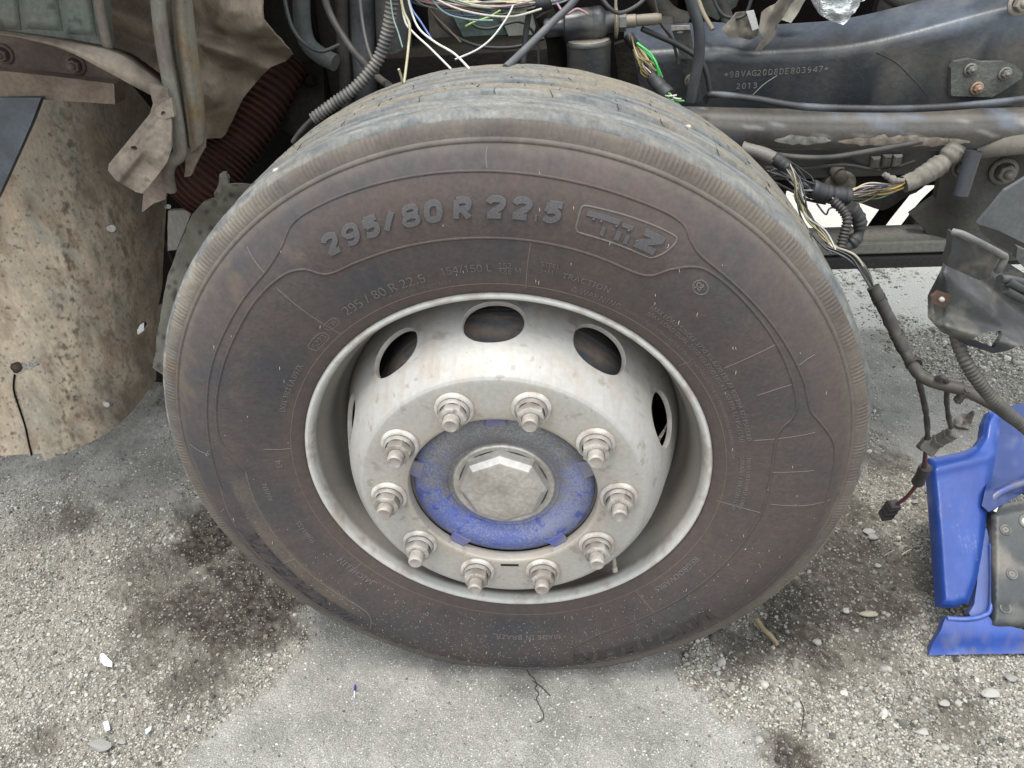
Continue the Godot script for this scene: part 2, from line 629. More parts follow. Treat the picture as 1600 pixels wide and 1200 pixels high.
func build_gravel() -> void:
	var lists := [[], [], [], []]
	var r := RandomNumberGenerator.new()
	r.seed = 77
	var tries := 0
	while tries < 560000:
		tries += 1
		var px := r.randf_range(-180, 1800)
		var py := r.randf_range(300, 1340)
		var q := G(px, py)
		# bias the draw so that the ground, not the picture, is evenly strewn
		var far := (q - EYE).length()
		if r.randf() > pow(far / 3.0, 2.0) + 0.16: continue
		var p := Vector2(q.x, q.z)
		if absf(p.x) < 0.16 and p.y < -0.02 and p.y > -0.25: continue
		var sl := slab(p)
		if r.randf() < sl * 0.95: continue
		var so := soil_and_shade(p)
		var size := 0.0021 + 0.0036 * pow(r.randf(), 2.2)
		var e := r.randf()
		if e < 0.022 * (1.0 - sl): size = r.randf_range(0.0065, 0.0105)
		if e < 0.003 * (1.0 - sl) and p.x > 0.3: size = r.randf_range(0.011, 0.017)
		if p.x > 0.3: size *= 1.08
		if py < 400 and px > 1200: size *= 0.7
		if py > 400 and py < 580 and px > 1200: size *= 1.35
		if so > 0.4 and r.randf() < 0.7: continue
		var bs := Basis.from_euler(Vector3(r.randf() * TAU, r.randf() * TAU, r.randf() * TAU)).scaled(Vector3(1, 0.8, 1) * size * r.randf_range(0.9, 1.3))
		var c := stone_colour(r)
		if so > 0.2: c = c * lerpf(1.0, 0.5, so)
		c.a = 1.0
		lists[r.randi() % 4].append([Transform3D(bs, Vector3(p.x, lift(p, sl, so) + size * 0.12, p.y)), c])
	# flush chips of pale aggregate in the worn concrete
	for k in 9000:
		var px := r.randf_range(200, 1300)
		var py := r.randf_range(900, 1230)
		if k > 7000:
			px = r.randf_range(1330, 1560)
			py = r.randf_range(480, 780)
		var q := G(px, py)
		var p := Vector2(q.x, q.z)
		var sl := slab(p)
		if sl < 0.6: continue
		var size := r.randf_range(0.0016, 0.0034) * (1.7 if r.randf() < 0.08 else 1.0)
		var g := r.randf_range(0.45, 0.85) if r.randf() < 0.7 else r.randf_range(0.15, 0.35)
		var bs := Basis(Vector3.UP, r.randf() * TAU).scaled(Vector3(size, size * 0.35, size * r.randf_range(0.6, 1.0)))
		lists[r.randi() % 4].append([Transform3D(bs, Vector3(p.x, lift(p, sl, 0.0) + size * 0.08, p.y)), Color(g, g, g * 0.95)])
	for k in 4:
		var mm := MultiMesh.new()
		mm.transform_format = MultiMesh.TRANSFORM_3D
		mm.use_colors = true
		mm.mesh = stone_mesh(100 + k, 8, M.stone)
		mm.instance_count = lists[k].size()
		for i in lists[k].size():
			mm.set_instance_transform(i, lists[k][i][0])
			mm.set_instance_color(i, lists[k][i][1])
		var o := MultiMeshInstance3D.new()
		o.multimesh = mm
		o.name = numbered("gravel")
		add_child(o, true)
		tag(o, ["loose pale gravel chips strewn over the packed ground", "loose angular grey gravel chips scattered around the wheel", "fine mixed gravel lying in the dark earth", "small rounded gravel grains spread over the yard"][k], "gravel", "", "stuff")

# ---------------------------------------------------------------- the wheel
var sw := []      # outer side of the tyre: [r, z]
func catmull(l: Array, per: int) -> Array:
	var p := []
	for q in l: p.append(Vector3(q[0], q[1], 0))
	var o := []
	for q in smooth_path(p, per): o.append([q.x, q.y])
	return o
func sw_z(r: float) -> float:
	for i in sw.size() - 1:
		if r <= sw[i + 1][0]:
			return lerpf(sw[i][1], sw[i + 1][1], clampf((r - sw[i][0]) / maxf(1e-6, sw[i + 1][0] - sw[i][0]), 0, 1))
	return sw[-1][1]
func on_tyre(r: float, deg: float, up := 0.0) -> Vector3:
	var a := deg_to_rad(deg)
	return settle(HUB + Vector3(r * cos(a), r * sin(a), sw_z(r) + up))
func settle(p: Vector3) -> Vector3:            # the weight of the truck flattens the foot of the tyre
	var low := 0.06 - p.y
	if low > 0.0:
		var k := low / 0.08
		p.z += (0.010 if p.z > -0.118 else -0.010) * k * k * 0.8
	if p.y < 0.002: p.y = 0.002 + (p.y - 0.002) * 0.02
	return p
func pol(deg: float, r: float, z: float) -> Vector3:
	var a := deg_to_rad(deg)
	return HUB + Vector3(r * cos(a), r * sin(a), z)

func side_colour(p: Vector3) -> Color:
	var d := p - HUB
	var r := Vector2(d.x, d.y).length()
	var t := rad_to_deg(atan2(d.y, d.x))
	var black := Color(0.078, 0.077, 0.083)
	var brown := Color(0.122, 0.096, 0.088)
	var dust := Color(0.205, 0.178, 0.15)
	var radial := Vector3(cos(deg_to_rad(t)) * 22.0, sin(deg_to_rad(t)) * 22.0, r * 6.0)
	var k := 0.55 + 0.8 * nz(p, 5.0) + 0.35 * fb.get_noise_3dv(radial)
	var band := 0.0
	if t > 56 and t < 122: band = sm(0.386, 0.392, r) * (1.0 - sm(0.464, 0.470, r)) * sm(56, 62, t) * (1.0 - sm(117, 122, t))
	k += band * 0.5
	k += 0.6 * (1.0 - sm(0.32, 0.345, r)) + 0.25 * sm(0.1, 0.8, d.x / 0.5)
	var t2 := fposmod(t, 360.0)
	var bar := sm(176.0, 182.0, t2) * (1.0 - sm(224.0, 232.0, t2)) * sm(0.392, 0.398, r) * (1.0 - sm(0.421, 0.427, r))
	var c := mixc(black, brown, k)
	c = c * (1.0 - band * 0.12)
	c = mixc(c, Color(0.175, 0.142, 0.115), bar * (0.6 + 0.5 * nz(p, 12.0)))
	var edge := sm(0.478, 0.502, r)
	dust = mixc(dust, Color(0.36, 0.325, 0.265), sm(112.0, 135.0, t) * (1.0 - sm(170.0, 179.0, t)) * sm(0.497, 0.51, r) * (0.5 + 1.2 * nz(p, 14.0)))
	c = mixc(c, dust, edge * (0.55 + 0.5 * nz(p, 9.0) + 0.18 * sm(0.0, -0.4, d.y)))
	if t > 120 and t < 175: c = mixc(c, Color(0.16, 0.125, 0.095), sm(0.05, 0.5, nz(p, 12.0) + 0.2 * nz(p, 40.0)) * sm(0.36, 0.46, r) * 0.7)
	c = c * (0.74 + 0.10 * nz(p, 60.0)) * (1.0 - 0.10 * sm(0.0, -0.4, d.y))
	c.a = 1.0
	return c

func tread_colour(p: Vector3) -> Color:
	var d := p - HUB
	var a := atan2(d.y, d.x)
	var q := Vector3(cos(a) * 5.0, sin(a) * 5.0, d.z * 60.0)
	var g := fb.get_noise_3dv(q)
	var g2_ := fb.get_noise_3dv(q * 3.1)
	var c := mixc(Color(0.085, 0.095, 0.105), Color(0.205, 0.203, 0.19), 0.45 + g * 0.95 + g2_ * 0.4)
	c = mixc(c, Color(0.185, 0.16, 0.12), sm(-0.25, 0.25, fb.get_noise_3dv(q * 0.7 + Vector3(9, 2, 4))) * (0.3 + 0.6 * sm(-0.075, -0.11, d.z)))
	var left := sm(100.0, 150.0, rad_to_deg(a)) if a > 0 else 1.0
	c = mixc(c, Color(0.29, 0.275, 0.235), left * sm(0.0, 0.4, g2_) * 0.7)
	if a < -0.1: c = mixc(c, Color(0.22, 0.185, 0.145), 0.6)
	c = c * (1.0 + 0.3 * nz(p, 120.0))
	c.a = 1.0
	return c

func lathe_tyre(b: MB, prof: Array, segs: int, col, wob = null) -> void:
	var rows := []
	for i in prof.size():
		var ring := PackedVector3Array()
		for s in segs:
			var a := TAU * s / segs
			var r: float = prof[i][0]
			var z: float = prof[i][1]
			if wob != null:
				var q = wob.call(i, a, r, z)
				r = q.x
				z = q.y
			ring.append(settle(HUB + Vector3(r * cos(a), r * sin(a), z)))
		rows.append(ring)
	b.grid(rows, col, true)

func ridge(pts: Array, w: float, col, called := "moulded_line") -> void:      # a raised line on the tyre side, pts of [deg, r]
	var p := []
	for q in pts: p.append(Vector3(q[0], q[1] * 300.0, 0))
	var path := PackedVector3Array()
	for q in smooth_path(p, 10): path.append(on_tyre(q.y / 300.0, q.x, -w * 0.35))
	var b := mb()
	b.tube(path, w, 6, col)
	put(b, called, M.rubber, wheel)

func arc_text(s: String, cap: float, deg: float, r0: float, bold: bool, depth: float, col, called: String, spread := 1.0, slant := 0.0, inward := false) -> float:
	var b := mb()
	var w := text(b, s, cap, bold, depth, func(q: Vector3) -> Vector3:
		var r := r0 - q.y if inward else r0 + q.y
		var a := deg + rad_to_deg(q.x / r0) if inward else deg - rad_to_deg(q.x / r0)
		return on_tyre(r, a, q.z + depth * 0.3), col, false, spread, slant)
	put(b, called, M.letter, wheel)
	return rad_to_deg(w / r0)

const GLYPHS := {
	"2": [[[0.0, 0.78], [0.08, 0.92], [0.3, 1.0], [0.62, 1.0], [0.9, 0.9], [0.94, 0.72], [0.8, 0.52], [0.45, 0.27], [0.14, 0.04]], [[0.0, 0.02], [0.98, 0.02]]],
	"9": [[[0.5, 0.44], [0.2, 0.5], [0.05, 0.7], [0.2, 0.93], [0.5, 1.0], [0.8, 0.93], [0.95, 0.7], [0.8, 0.5], [0.5, 0.44]], [[0.94, 0.72], [0.93, 0.4], [0.75, 0.14], [0.45, 0.03], [0.08, 0.1]]],
	"5": [[[0.98, 0.99], [0.1, 0.99]], [[0.16, 1.0], [0.12, 0.52]], [[0.08, 0.58], [0.4, 0.64], [0.75, 0.6], [0.93, 0.36], [0.75, 0.1], [0.4, 0.03], [0.02, 0.12]]],
	"/": [[[0.0, 0.0], [0.62, 1.0]]],
	"8": [[[0.5, 0.54], [0.2, 0.6], [0.1, 0.77], [0.22, 0.95], [0.5, 1.0], [0.78, 0.95], [0.9, 0.77], [0.8, 0.6], [0.5, 0.54]], [[0.5, 0.5], [0.14, 0.42], [0.02, 0.24], [0.16, 0.06], [0.5, 0.0], [0.84, 0.06], [0.98, 0.24], [0.86, 0.42], [0.5, 0.5]]],
	"0": [[[0.5, 0.0], [0.16, 0.1], [0.04, 0.5], [0.16, 0.9], [0.5, 1.0], [0.84, 0.9], [0.96, 0.5], [0.84, 0.1], [0.5, 0.0]]],
	"R": [[[0.1, -0.08], [0.1, 1.0]], [[0.1, 0.98], [0.6, 0.99], [0.88, 0.9], [0.92, 0.72], [0.85, 0.54], [0.6, 0.46], [0.15, 0.46]], [[0.5, 0.46], [0.72, 0.3], [1.0, -0.07]]],
	".": [[[0.05, 0.02], [0.2, 0.02]]],
	"Z": [[[0.1, 0.97], [0.95, 0.97]], [[0.9, 0.95], [0.1, 0.06]], [[0.05, 0.04], [0.95, 0.04]]],
}
func fat_glyph(g: String, deg: float, r0: float, high: float, wide: float, stroke: float, lift_: float, col: Color) -> void:
	var b := mb()
	var n_s := 0
	for st in GLYPHS[g]:
		var pts := []
		for q in st: pts.append(Vector3(q[0] * (wide - stroke) + stroke / 2 + (q[1] - 0.5) * high * 0.12, q[1] * (high - stroke) + stroke / 2, 0))
		var closed: bool = pts[0].distance_to(pts[-1]) < 1e-6
		var curved: bool = pts.size() > 3
		var path := smooth_path(pts, 6) if curved else PackedVector3Array()
		if not curved:
			for k in 9: path.append(pts[0].lerp(pts[-1], k / 8.0))
		var rows := [PackedVector3Array(), PackedVector3Array(), PackedVector3Array(), PackedVector3Array()]
		for i in path.size():
			var t0 := path[i] - path[i - 1 if i > 0 else (path.size() - 2 if closed else 0)]
			var t1 := path[mini(i + 1, path.size() - 1) if not (closed and i == path.size() - 1) else 1] - path[i]
			var t := (t0.normalized() + t1.normalized()).normalized()
			var nn := Vector3(-t.y, t.x, 0)
			var k4 := 0
			for e in [[0.5, -0.002], [0.47, lift_ + n_s * 0.00012], [-0.47, lift_ + n_s * 0.00012], [-0.5, -0.002]]:
				var p: Vector3 = path[i] + nn * stroke * float(e[0])
				rows[k4].append(on_tyre(r0 + p.y, deg - rad_to_deg(p.x / (r0 + 0.012)), e[1]))
				k4 += 1
		for e in 3: b.grid([rows[e], rows[e + 1]], col)
		if not closed:
			for e in [0, path.size() - 1]:
				b.quad(rows[0][e], rows[1][e], rows[2][e], rows[3][e], col)
		n_s += 1
	put(b, "lettering", M.letter, wheel)

func shoulder_r(z: float) -> float:
	var l := [[-0.0075, 0.4995], [-0.0082, 0.505], [-0.0098, 0.5115], [-0.0125, 0.517], [-0.018, 0.5213], [-0.028, 0.5252], [-0.045, 0.5265]]
	for i in 6:
		if z >= l[i + 1][0]: return lerpf(l[i][1], l[i + 1][1], clampf((z - l[i][0]) / (l[i + 1][0] - l[i][0]), 0, 1))
	return 0.5265
func build_wheel() -> void:
	wheel = holder("wheel", Vector3(0, 0.5, 0.9), truck)
	wheel.set_meta("label", "large front wheel with dusty tyre, silver disc, ten nuts and worn blue hub")
	# ---- tyre
	sw = catmull([[0.286, -0.03], [0.2945, -0.012], [0.303, -0.0015], [0.309, 0.0045], [0.318, 0.009], [0.335, 0.0145], [0.36, 0.0205], [0.39, 0.0255], [0.42, 0.0265], [0.445, 0.0225], [0.468, 0.013], [0.484, 0.003], [0.4935, -0.0045]], 8)
	var b := mb()
	lathe_tyre(b, sw, 720, side_colour)
	# a small step, then the ribbed shoulder
	lathe_tyre(b, [[0.4935, -0.0045], [0.4955, -0.0035], [0.4985, -0.0048], [0.4995, -0.0075]], 720, side_colour)
	# the far side
	lathe_tyre(b, catmull([[0.51, -0.252], [0.48, -0.24], [0.42, -0.264], [0.36, -0.258], [0.31, -0.243], [0.286, -0.2]], 6), 240, Color(0.05, 0.047, 0.045))
	# the floor of the grooves
	lathe_tyre(b, [[0.495, -0.02], [0.508, -0.03], [0.515, -0.06], [0.5155, -0.13], [0.515, -0.21], [0.508, -0.254]], 360, func(p): return Color(0.062, 0.05, 0.038) * (1.0 + nz(p, 30.0)))
	var tyre := put(b, "tyre", M.rubber, wheel)
	tyre.set_meta("label", "black rubber tyre brown with road dust")
	b = mb()
	lathe_tyre(b, [[0.4995, -0.0075], [0.505, -0.0082], [0.5115, -0.0098], [0.517, -0.0125], [0.5213, -0.018], [0.5252, -0.028], [0.5265, -0.045]], 4400, side_colour, func(i, a, r, z):
		var k: float = (0.0 if i == 0 else 1.0) * (0.00028 if sin(a * 520.0) > 0.2 else -0.00028) * clampf(0.6 + 1.6 * fb.get_noise_2d(cos(a) * 9.0, sin(a) * 9.0), 0.0, 1.0)
		return Vector2(r + k, z + k * 0.8))
	put(b, "shoulder_ribbing", M.rubber, wheel)
	# ---- tread: four worn ribs, the outer one with a ragged lip
	var edges := [[-0.0135, -0.0785], [-0.0905, -0.132], [-0.1395, -0.184], [-0.1915, -0.2545]]
	for k in 4:
		b = mb()
		var z0: float = edges[k][0]
		var z1: float = edges[k][1]
		var prof := []
		for i in 15:
			var f := i / 14.0
			var z := lerpf(z0, z1, f)
			var r := 0.529 - 0.30 * pow(absf(z + 0.135), 2.2)
			var e := minf(f, 1.0 - f)
			var ww := absf(z1 - z0)
			if k > 0 or f > 0.5: r -= 0.006 * pow(1.0 - clampf(e * ww / 0.006, 0, 1), 2.0)
			if k == 0: r -= 0.0035 * pow(1.0 - clampf(f * ww / 0.014, 0, 1), 2.0)
			if k == 3: r -= 0.008 * pow(1.0 - clampf((1.0 - f) * ww / 0.016, 0, 1), 2.0)
			prof.append([r, z])
		lathe_tyre(b, prof, 900, tread_colour, func(i, a, r, z):
			var q := Vector3(cos(a), sin(a), 0)
			var j := nz(q, 7.0) * 0.005 + nd(q, 14.0) * 0.003 + absf(nd(q, 9.0)) * 0.004 - 0.0015
			var zz: float = z
			if k == 0 and i < 6: zz += j * (1.0 - maxf(0.0, i - 1.0) / 5.0) + (0.0035 if i == 0 else (0.0045 * 0.75 if i == 1 else 0.0)) * 1.0
			elif i == 0 or i == prof.size() - 1: zz += nz(q, 20.0) * 0.0016
			if k == 0: zz = minf(zz, -0.0132 - 0.0006 * i)
			if k == 0 and i < 8:
				r = lerpf(shoulder_r(zz) + 0.0011, r, sm(0.0, 7.0, i))
				if i == 0: return Vector2(shoulder_r(zz) - 0.0008, zz)
			return Vector2(r + nz(q * 0.5 + Vector3(0, 0, z), 16.0) * 0.0012, zz))
		put(b, "tread_rib", M.tread, wheel)
	# sipes: short dark cuts across the ribs
	b = mb()
	var r := RandomNumberGenerator.new()
	r.seed = 4
	for ks in [[-0.077, -0.105, 6.0], [-0.112, -0.122, 3.6], [-0.126, -0.133, 4.4], [-0.15, -0.16, 3.6], [-0.168, -0.178, 4.2], [-0.205, -0.218, 4.5]]:
		var t := 2.0
		while t < 178.0:
			t += ks[2] * r.randf_range(0.7, 1.6) * (1.2 if ks[0] > -0.1 else 1.0)
			var path := PackedVector3Array()
			var dt := 0.0
			for i in 6:
				var f := i / 5.0
				var z := lerpf(ks[0], ks[1], f) + r.randf_range(-0.001, 0.001)
				dt += r.randf_range(-0.14, 0.2)
				path.append(pol(t + dt, 0.5289 - 0.30 * pow(absf(z + 0.135), 2.2), z))
			b.tube(path, 0.0005, 5, Color(0.03, 0.028, 0.026))
	put(b, "tread_cuts", M.rubber, wheel).set_meta("kind", "stuff")
	b = mb()
	b.box(pol(65.3, 0.5235, -0.046), Vector3(0.007, 0.004, 0.013), 0.0, Color(0.02, 0.02, 0.022), Basis(Vector3(0, 0, 1), deg_to_rad(65 - 90)))
	put(b, "wear_notch", M.rubber, wheel)
	# ---- raised lines on the side
	var ln := Color(0.125, 0.112, 0.105)
	var outer := [[-178.8 + 360, 0.443], [171.1, 0.441], [161.5, 0.441], [151.5, 0.443], [142.9, 0.443], [134.3, 0.445], [127.6, 0.447], [122.7, 0.456], [118.8, 0.470], [112.9, 0.472], [97.9, 0.469], [79.0, 0.465], [68.0, 0.464], [59.7, 0.463], [56.4, 0.450], [53.2, 0.442], [44.7, 0.440], [34.7, 0.440], [23.7, 0.440], [17.4, 0.438], [13.8, 0.448], [7.9, 0.466], [2.1, 0.470], [-11.7, 0.472], [-26, 0.470], [-45, 0.470], [-62, 0.468], [-74, 0.466]]
	ridge(outer, 0.0022, side_colour)
	ridge([[176.5, 0.393], [169.0, 0.421], [160.9, 0.427], [151.2, 0.428], [141.5, 0.429], [133.1, 0.432], [125.7, 0.430], [121.8, 0.420], [118.8, 0.399], [112.5, 0.395], [102.2, 0.393], [90.8, 0.391], [80.8, 0.390], [70.4, 0.388], [62.2, 0.386], [58.7, 0.392], [56.5, 0.411], [53.4, 0.429], [49.8, 0.434], [40.1, 0.433], [29.6, 0.430], [20.2, 0.424], [16.7, 0.414], [12.9, 0.391], [2.6, 0.382], [-8.8, 0.382], [-24.5, 0.376], [-38.9, 0.374], [-53.9, 0.374], [-68, 0.38], [-76, 0.40], [-78.0, 0.437]], 0.0022, side_colour)
	ridge([[176.5, 0.393], [186, 0.397], [195.3, 0.399], [211.3, 0.402], [226.0, 0.400], [230.9, 0.414], [233, 0.45]], 0.0012, ln)
	ridge([[181, 0.444], [190, 0.458], [197.2, 0.465], [209.3, 0.469], [221.8, 0.470], [232, 0.462]], 0.0012, ln)
	var ring := []
	for k in 73: ring.append([k * 5.0, 0.3225])
	ridge(ring, 0.0008, Color(0.14, 0.11, 0.1))
	for q in [[80.8, 0.318, 0.389], [128.3, 0.322, 0.425], [128.0, 0.446, 0.482], [170, 0.322, 0.36], [173, 0.445, 0.484], [37.9, 0.312, 0.33], [33, 0.36, 0.43], [24, 0.38, 0.428], [27, 0.442, 0.465], [-9, 0.318, 0.382], [-6, 0.39, 0.48], [-52, 0.322, 0.376], [12, 0.36, 0.44], [3, 0.38, 0.44], [217, 0.322, 0.345], [205, 0.4, 0.49], [88, 0.47, 0.49]]:
		ridge([[q[0], q[1]], [q[0] + 0.15, (q[1] + q[2]) / 2], [q[0], q[2]]], 0.0006, Color(0.155, 0.138, 0.124), "mould_seam")
	# ---- lettering
	var big := Color(0.088, 0.085, 0.087)
	for q in [["2", 116.3], ["9", 112.4], ["5", 108.7], ["/", 105.2], ["8", 101.9], ["0", 98.2], ["R", 93.6], ["2", 88.4], ["2", 84.4], [".", 81.0], ["5", 79.6]]:
		fat_glyph(q[0], q[1], 0.4155, 0.0268, 0.0245, 0.0062 if q[0] in "89" else 0.0074, 0.0017, big)
	var small := Color(0.142, 0.132, 0.124)
	arc_text("295 / 80 R 22.5", 0.0125, 122.6, 0.3445, false, 0.0012, small, "lettering", 1.06)
	arc_text("TUBELESS", 0.0042, 113.5, 0.3325, false, 0.0008, small, "lettering", 1.3)
	arc_text("REGROOVABLE", 0.004, 106.5, 0.331, false, 0.0008, small, "lettering", 1.3)
	arc_text("154/150 L", 0.0105, 98.6, 0.348, false, 0.001, small, "lettering")
	arc_text("152", 0.0072, 86.6, 0.352, false, 0.001, small, "lettering")
	arc_text("148", 0.0072, 86.6, 0.342, false, 0.001, small, "lettering")
	arc_text("M", 0.007, 83.3, 0.346, false, 0.001, small, "lettering")
	ridge([[86.8, 0.347], [83.9, 0.347]], 0.0005, small)
	arc_text("TRACTION", 0.0078, 73.8, 0.349, false, 0.001, small, "lettering", 1.25)
	arc_text("STEEL", 0.006, 78.4, 0.36, false, 0.001, small, "lettering", 1.1)
	arc_text("S+M", 0.006, 78.4, 0.35, false, 0.001, small, "lettering", 1.1)
	arc_text("WARNING", 0.0078, 69.2, 0.3325, false, 0.001, small, "lettering", 1.15)
	ridge([[70.9, 0.329], [69.9, 0.329], [70.4, 0.336], [70.9, 0.329]], 0.0006, small)
	arc_text("SERIOUS INJURY MAY RESULT FROM TIRE FAILURE DUE TO UNDERINFLATION OVERLOADING", 0.0033, 58.5, 0.331, false, 0.0006, small, "lettering", 1.15)
	arc_text("MAX LOAD SINGLE 3750 KG 8270 LBS AT 850 KPA 123 PSI COLD", 0.0062, 54.5, 0.3545, false, 0.0009, small, "lettering", 1.07)
	arc_text("MAX LOAD DUAL 3350 KG 7390 LBS AT 850 KPA 123 PSI COLD", 0.0062, 54.0, 0.345, false, 0.0009, small, "lettering", 1.07)
	arc_text("TREAD 5 PLIES STEEL CORDS", 0.0052, 7.0, 0.352, false, 0.0008, small, "lettering", 1.1)
	arc_text("SIDEWALL 1 PLY STEEL CORD", 0.0052, 7.0, 0.343, false, 0.0008, small, "lettering", 1.1)
	arc_text("DOT 1B3 EA 097X", 0.0078, 157.5, 0.337, false, 0.001, small, "lettering", 1.1)
	arc_text("5223", 0.0078, 135.2, 0.337, false, 0.001, small, "lettering", 1.1)
	ridge([[136, 0.3305], [135.9, 0.3435], [131, 0.3435], [130.9, 0.3305], [136, 0.3305]], 0.0006, small)
	arc_text("TWI", 0.007, 128.3, 0.342, false, 0.0008, small, "lettering", 1.1)
	ridge([[129, 0.337], [129, 0.347], [125.5, 0.347], [125.5, 0.337], [129, 0.337]], 0.0005, small)
	arc_text("MICHELIN", 0.0095, 224.0, 0.342, false, 0.001, small, "lettering", 1.25)
	arc_text("TUBELESS", 0.0068, 203.0, 0.352, false, 0.0008, small, "lettering", 1.2)
	arc_text("RADIAL", 0.0068, 186.0, 0.372, false, 0.0008, small, "lettering", 1.2)
	arc_text("MADE IN BRAZIL", 0.0095, 281.0, 0.37, false, 0.001, small, "lettering", 1.2)
	arc_text("REGROOVABLE", 0.0085, 330.0, 0.338, false, 0.0009, small, "lettering", 1.3)
	arc_text("E4", 0.0085, 176.0, 0.343, false, 0.0009, small, "lettering", 1.2)
	arc_text("MICHELIN", 0.034, 229.0, 0.445, true, 0.0026, Color(0.045, 0.042, 0.044), "lettering", 1.2, 0.35)
	arc_text("MICHELIN", 0.034, 318.0, 0.437, true, 0.0026, Color(0.04, 0.037, 0.038), "lettering", 1.2, 0.35)
	ridge([[51.2, 0.4205], [50.2, 0.4205], [49.2, 0.416], [49, 0.41], [49.6, 0.405], [50.6, 0.404], [51.6, 0.408], [51.8, 0.415], [51.2, 0.4205]], 0.0007, small)
	arc_text("S8", 0.009, 51.5, 0.4125, true, 0.001, small, "lettering", 0.8)
	# the framed emblem: a rounded frame with a lorry and a broad Z
	ridge([[73.0, 0.4435], [66, 0.446], [59.8, 0.447], [58.5, 0.443], [59.0, 0.426], [60.4, 0.413], [62, 0.411], [67, 0.411], [72.4, 0.411], [73.7, 0.414], [73.9, 0.428], [73.8, 0.441], [73.0, 0.4435]], 0.0014, ln)
	fat_glyph("Z", 64.7, 0.4155, 0.026, 0.038, 0.0080, 0.0012, big)
	for q in [[72.9, 67.6, 0.4395, 0.4335], [70.0, 69.3, 0.4265, 0.4155], [67.6, 66.7, 0.427, 0.4155], [66.0, 65.3, 0.4265, 0.4155], [67.2, 65.4, 0.4378, 0.4330]]:
		b = mb()
		var rows := []
		for rr in [q[2], q[3]]:
			var row := PackedVector3Array()
			for k in 7: row.append(on_tyre(rr, lerpf(q[0], q[1], k / 6.0), 0.0011))
			rows.append(row)
		b.grid(rows, big)
		for rr in [q[2], q[3]]:
			var e := []
			for up in [0.0011, -0.002]:
				var row := PackedVector3Array()
				for k in 7: row.append(on_tyre(rr, lerpf(q[0], q[1], k / 6.0), up))
				e.append(row)
			b.grid(e, big)
		put(b, "emblem_bar", M.letter, wheel)
	for t in [71.6, 70.4, 67.9, 65.9]:
		b = mb()
		b.lathe([[0.0, 0.0012], [0.0016, 0.0012], [0.0019, -0.001]], 10, Transform3D(Basis.IDENTITY, on_tyre(0.4312, t, 0.0004)), big)
		put(b, "emblem_bar", M.letter, wheel)
	# rubber hairs left by the mould, too small and many to tell apart
	b = mb()
	for k in 190:
		var t := r.randf_range(-170, 180)
		if k > 80: t = r.randf_range(-140, -40)
		var rr := r.randf_range(0.325, 0.475)
		var a := on_tyre(rr, t, -0.0005)
		var len := r.randf_range(0.002, 0.006) * (0.5 if k > 80 else 1.0)
		b.tube(PackedVector3Array([a, a + Vector3(r.randf_range(-0.4, 0.4), -0.6, 0.5) * len * 0.6, a + Vector3(r.randf_range(-0.3, 0.3), -1.0, 0.25) * len]), 0.00045, 4, Color(0.42, 0.39, 0.34), false)
	var grit := mb()
	for k in 1100:
		var t := r.randfn(-95.0, 32.0)
		var a := on_tyre(r.randf_range(0.33, 0.488), t, 0.0)
		var s := r.randf_range(0.0003, 0.0008)
		grit.box(a, Vector3(s * r.randf_range(1, 2.5), s, s), 0.0, Color(0.42, 0.41, 0.38), Basis(Vector3(0, 0, 1), r.randf() * PI))
	var gr := put(grit, "road_grit", M.letter, wheel)
	gr.set_meta("kind", "stuff")
	var hair := put(b, "rubber_hairs", M.letter, wheel)
	hair.set_meta("kind", "stuff")
	# ---- rim
	var at := Transform3D(Basis.IDENTITY, HUB)
	var rimc := func(p: Vector3) -> Color:
		var q := p - HUB
		var c := Color(0.5, 0.49, 0.46)
		var rr := Vector2(q.x, q.y).length()
		c = c * (0.96 + 0.06 * nz(p, 9.0) + 0.08 * nz(p, 60.0))
		var chips := sm(0.1, 0.4, nz(p, 20.0) + 0.4 * nz(p, 80.0)) * 0.6
		c = mixc(c, Color(0.33, 0.27, 0.23), chips * sm(0.28, 0.292, rr))
		c = mixc(c, Color(0.215, 0.195, 0.172), sm(-0.006, -0.018, q.z) * 0.9)  # shade inside the barrel put into the colour behind the lip
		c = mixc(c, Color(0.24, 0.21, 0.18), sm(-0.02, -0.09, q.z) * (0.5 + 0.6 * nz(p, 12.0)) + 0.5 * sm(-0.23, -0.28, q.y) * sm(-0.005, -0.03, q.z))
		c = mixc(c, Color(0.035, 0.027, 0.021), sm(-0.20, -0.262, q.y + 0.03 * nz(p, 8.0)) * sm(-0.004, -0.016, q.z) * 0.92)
		c.a = 1.0
		return c
	b = mb()
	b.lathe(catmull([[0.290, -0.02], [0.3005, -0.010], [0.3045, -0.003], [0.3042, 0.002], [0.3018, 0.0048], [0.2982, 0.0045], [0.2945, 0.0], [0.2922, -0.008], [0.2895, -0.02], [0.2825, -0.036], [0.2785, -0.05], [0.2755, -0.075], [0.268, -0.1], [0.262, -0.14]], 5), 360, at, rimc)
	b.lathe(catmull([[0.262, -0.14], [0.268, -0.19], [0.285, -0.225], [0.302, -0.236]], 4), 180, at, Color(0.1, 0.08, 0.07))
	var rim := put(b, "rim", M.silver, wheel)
	rim.set_meta("label", "chipped silver painted rim flange")
	# ---- disc with ten hand holes: bored through on a fine polar grid
	b = mb()
	var prof := catmull([[0.1375, 0.034], [0.1380, 0.0475], [0.1405, 0.0515], [0.150, 0.0525], [0.176, 0.0525], [0.200, 0.0525], [0.2065, 0.0512], [0.2115, 0.0472], [0.2225, 0.0325], [0.233, 0.0125], [0.2415, -0.012], [0.2485, -0.034], [0.2545, -0.055], [0.2605, -0.08], [0.2655, -0.104], [0.268, -0.122]], 9)
	var lens := [0.0]
	for i in range(1, prof.size()): lens.append(lens[-1] + Vector2(prof[i][0] - prof[i - 1][0], prof[i][1] - prof[i - 1][1]).length())
	var s_mid := 0.0
